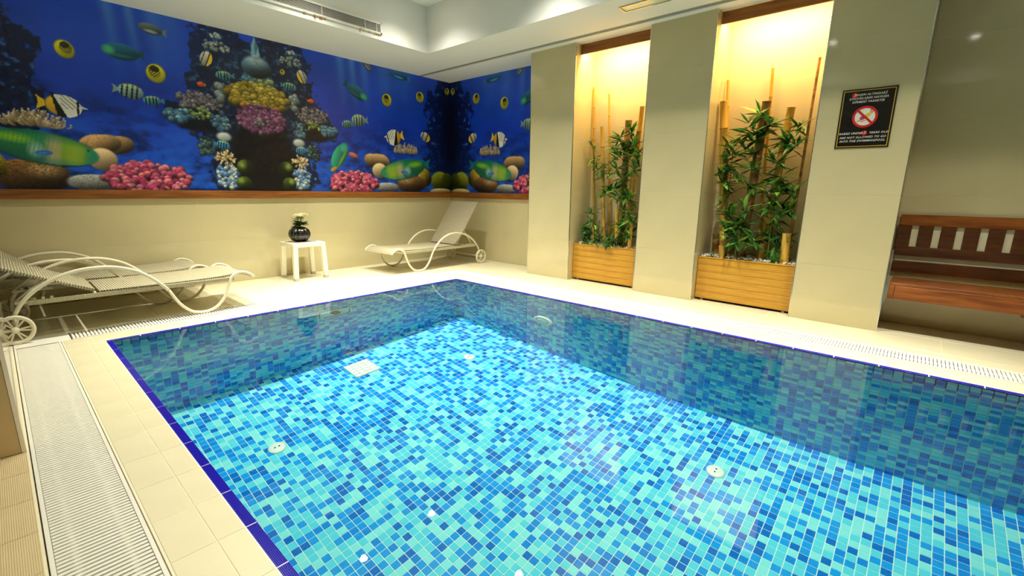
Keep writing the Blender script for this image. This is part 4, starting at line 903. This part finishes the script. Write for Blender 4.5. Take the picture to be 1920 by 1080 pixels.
disc(0, .018, -.092, .181, 'sign_red', 'number_disc', .0006); text('3', -.092, .181, .026)
text('BABIES UNDER', -.080, -.113, .0215); text('YEARS OLD', .100, -.113, .0215); disc(0, .018, .010, -.112, 'sign_red', 'number_disc', .0006); text('3', .010, -.112, .026)
text('ARE NOT ALLOWED TO GO', 0, -.145, .0215); text('INTO THE SWIMMINGPOOL', 0, -.173, .0215)

# ------------------------------------------------------------------ ceiling fittings
M['grille'] = mat('white_grille', srgb(226, 226, 216), 0.45); M['duct'] = mat('dark_duct', srgb(26, 26, 24), 0.9); M['rust'] = mat('rust', srgb(168, 106, 30), 0.8, col2=srgb(206, 172, 96), vscale=60)
VX0, VX1, VZ0, VZ1 = -2.10, -.476, 2.848, 2.972
vt = empty('air_vent', ((VX0 + VX1) / 2, TY1, (VZ0 + VZ1) / 2), label='long white air vent grille with rust stains on the ceiling tray', cat='vent')
vw, vh = (VX1 - VX0) / 2, (VZ1 - VZ0) / 2
MB().box(-vw + .01, -.004, -vh + .01, vw - .01, -.001, vh - .01).build('backing', M['duct'], vt)
for (a, c, d, e) in ((-vw, -vh, vw, -vh + .022), (-vw, vh - .018, vw, vh), (-vw, -vh, -vw + .02, vh), (vw - .02, -vh, vw, vh)): MB().cbox(a, -.018, c, d, -.001, e, .002).build('frame', M['grille'], vt)
sm = MB().add([(-vw + .015, -.014, -.0035), (vw - .015, -.014, -.0035), (vw - .015, -.005, .0035), (-vw + .015, -.005, .0035), (-vw + .015, -.012, -.005), (vw - .015, -.012, -.005), (vw - .015, -.003, .002), (-vw + .015, -.003, .002)], [(0, 1, 2, 3), (7, 6, 5, 4), (0, 4, 5, 1), (3, 2, 6, 7), (0, 3, 7, 4), (1, 5, 6, 2)]).mesh('slat', M['grille'])
for k in range(6): link('slat', sm, vt, (0, 0, -vh + .033 + k * .0125))
for x in (-.45, .10, .60, .745): MB().box(x - .003, -.0135, -vh + .02, x + .003, -.002, vh - .016).build('mullion', M['grille'], vt)
R4 = random.Random(9)
for (x0, x1) in ((-.12, .16), (.50, .80)):
    for _ in range(9):
        x = R4.uniform(x0, x1); h = R4.uniform(.012, .048); wd = R4.uniform(.008, .024)
        MB().add([(x - wd, -.0192, -vh + .006), (x + wd, -.0192, -vh + .006), (x + wd * .3, -.0192, -vh + .006 - h * .25), (x - wd * .3, -.0192, -vh + .006 - h * .25), (x - wd, -.0185, -vh + .006), (x + wd, -.0185, -vh + .006), (x + wd * .3, -.0185, -vh + .006 - h * .25), (x - wd * .3, -.0185, -vh + .006 - h * .25)], [(0, 3, 2, 1), (4, 5, 6, 7)]).build('rust_stain', M['rust'], vt)
        MB().box(x - wd * .3, -.0012, -vh - h, x + wd * .3, -.0004, -vh + .002).build('rust_stain', M['rust'], vt)
M['bulb'] = mat('lamp_lens', (1, 1, 1), 0.4, emit=LAMP_COL, estr=60.0); M['bulb'].cycles.emission_sampling = 'NONE'
dn = ['over the far right pool corner', 'over the middle of the far pool edge', 'over the far left pool corner', 'over the right pool edge opposite the left planter', 'over the right pool edge opposite the right planter', 'over the right pool edge opposite the bench', 'over the left pool edge near the wall end', 'over the left pool edge beside the viewer', 'over the left pool edge behind the viewer']
for (lx, ly, k), nm in zip(LAMPS, dn):
    dl = empty('downlight', (lx, ly, ZT), label='recessed round downlight ' + nm, cat='light', group='recessed downlights in the ceiling tray')
    b = MB(); n = 28; vs = []
    for (r, z) in ((.075, 0), (.075, -.006), (.055, -.010), (.050, -.001)): vs += [(r * math.cos(6.2832 * j / n), r * math.sin(6.2832 * j / n), z) for j in range(n)]
    b.add(vs, [(i * n + j, (i + 1) * n + j, (i + 1) * n + (j + 1) % n, i * n + (j + 1) % n) for i in range(3) for j in range(n)], 0, True); b.build('ring', M['chrome'], dl)
    MB().lathe([(.0, -.004), (.049, -.004), (.049, -.0005), (.0, -.0005)], 24).build('lens', M['bulb'], dl)
M['brass'] = mat('brass_frame', srgb(196, 166, 92), 0.25, metal=1.0); M['frost'] = mat('frosted_glass', srgb(214, 220, 200), 0.3)
for (y, lab) in ((-2.11, 'brass framed rectangular ceiling lamp above the left planter'), (-3.9, 'brass framed rectangular ceiling lamp above the sign pillar')):
    cl_ = empty('ceiling_lamp', (.455, y, ZS), label=lab, cat='lamp', group='brass framed rectangular lamps in the soffit')
    for (a, c, d, e) in ((-.07, -.225, -.058, .225), (.058, -.225, .07, .225), (-.058, -.225, .058, -.213), (-.058, .213, .058, .225)): MB().cbox(a, c, -.010, d, e, 0, .002).build('frame', M['brass'], cl_)
    MB().box(-.058, -.213, -.004, .058, .213, 0).build('diffuser', M['frost'], cl_)

# ------------------------------------------------------------------ fittings under water
M['abs'] = mat('white_abs', srgb(232, 238, 226), 0.4); M['clear'] = mat('steel_fitting', (0.42, 0.42, 0.36), 0.15, metal=1.0); M['dark'] = mat('dark_outlet', srgb(60, 56, 40), 0.6)
dr = empty('main_drain', (-1.58, -.38, DEP + TH), label='square white main drain grid on the pool floor', cat='drain')
MB().cbox(-.13, -.13, 0, .13, .13, .008, .002).build('base', M['abs'], dr)
for k in range(6): MB().cbox(-.128, -.128 + k * .0495, .008, .128, -.120 + k * .0495, .016, .001).build('grid_bar', M['abs'], dr)
for k in range(5): MB().cbox(-.128 + k * .0615, -.128, .008, -.118 + k * .0615, .128, .016, .001).build('grid_bar', M['abs'], dr)
for (x, y, lab) in ((-2.63, -.97, 'round white floor inlet near the left pool wall'), (-.66, -.945, 'round white floor inlet near the far right pool corner'), (-.63, -3.46, 'round white floor inlet near the right pool wall')):
    iv = empty('floor_inlet', (x, y, DEP + TH), label=lab, cat='inlet', group='round inlets in the pool floor')
    MB().lathe([(.0, 0), (.062, 0), (.062, .006), (.050, .014), (.0, .016)], 28).build('cover', M['abs'], iv)
    for sx in (-1, 1): MB().lathe([(.0, 0), (.006, 0), (.006, .003), (.0, .003)], 10, (sx * .016, 0, .0155)).build('screw', M['dark'], iv)
li = empty('pool_light', (-TH, -1.409, -.83), label='round white pool light on the right pool wall', cat='light')
MB().lathe([(.0, 0), (.125, 0), (.125, -.012), (.108, -.026), (.085, -.028), (.080, -.018), (.0, -.018)], 40, axis='X').build('ring', M['abs'], li)
M['lens'] = mat('light_lens', srgb(196, 226, 226), 0.15); MB().lathe([(.0, -.0181), (.078, -.0181), (.070, -.028), (.0, -.034)], 40, axis='X').build('lens', M['lens'], li)
jt = empty('jet_nozzle', (-1.62, -TH, -.42), label='oval steel jet nozzle on the far pool wall', cat='nozzle')
def rrect(w_, h_, r, n=6):
    out = []
    for cx, cz, a0 in ((w_ - r, h_ - r, 0), (-w_ + r, h_ - r, 90), (-w_ + r, -h_ + r, 180), (w_ - r, -h_ + r, 270)):
        out += [(cx + r * math.cos(math.radians(a0 + 90 * k / n)), cz + r * math.sin(math.radians(a0 + 90 * k / n))) for k in range(n + 1)]
    return out
b = MB(); A = rrect(.17, .12, .07); Bq = rrect(.15, .10, .06); n = len(A)
b.add([(x, 0, z) for x, z in A] + [(x, -.02, z) for x, z in A] + [(x, -.02, z) for x, z in Bq] + [(x, -.006, z) for x, z in Bq], [(i * n + j, i * n + (j + 1) % n, (i + 1) * n + (j + 1) % n, (i + 1) * n + j) for i in range(3) for j in range(n)] + [tuple(range(3 * n, 4 * n))])
b.build('frame', M['clear'], jt)
MB().lathe([(.0, -.006), (.045, -.006), (.045, -.03), (.03, -.032), (.0, -.02)], 24, axis='Y').build('outlet', M['dark'], jt)
for o in (dr, li, jt) + tuple(x for x in bpy.data.objects if x.name.startswith('floor_inlet')):
    for c in o.children: receiver(c)
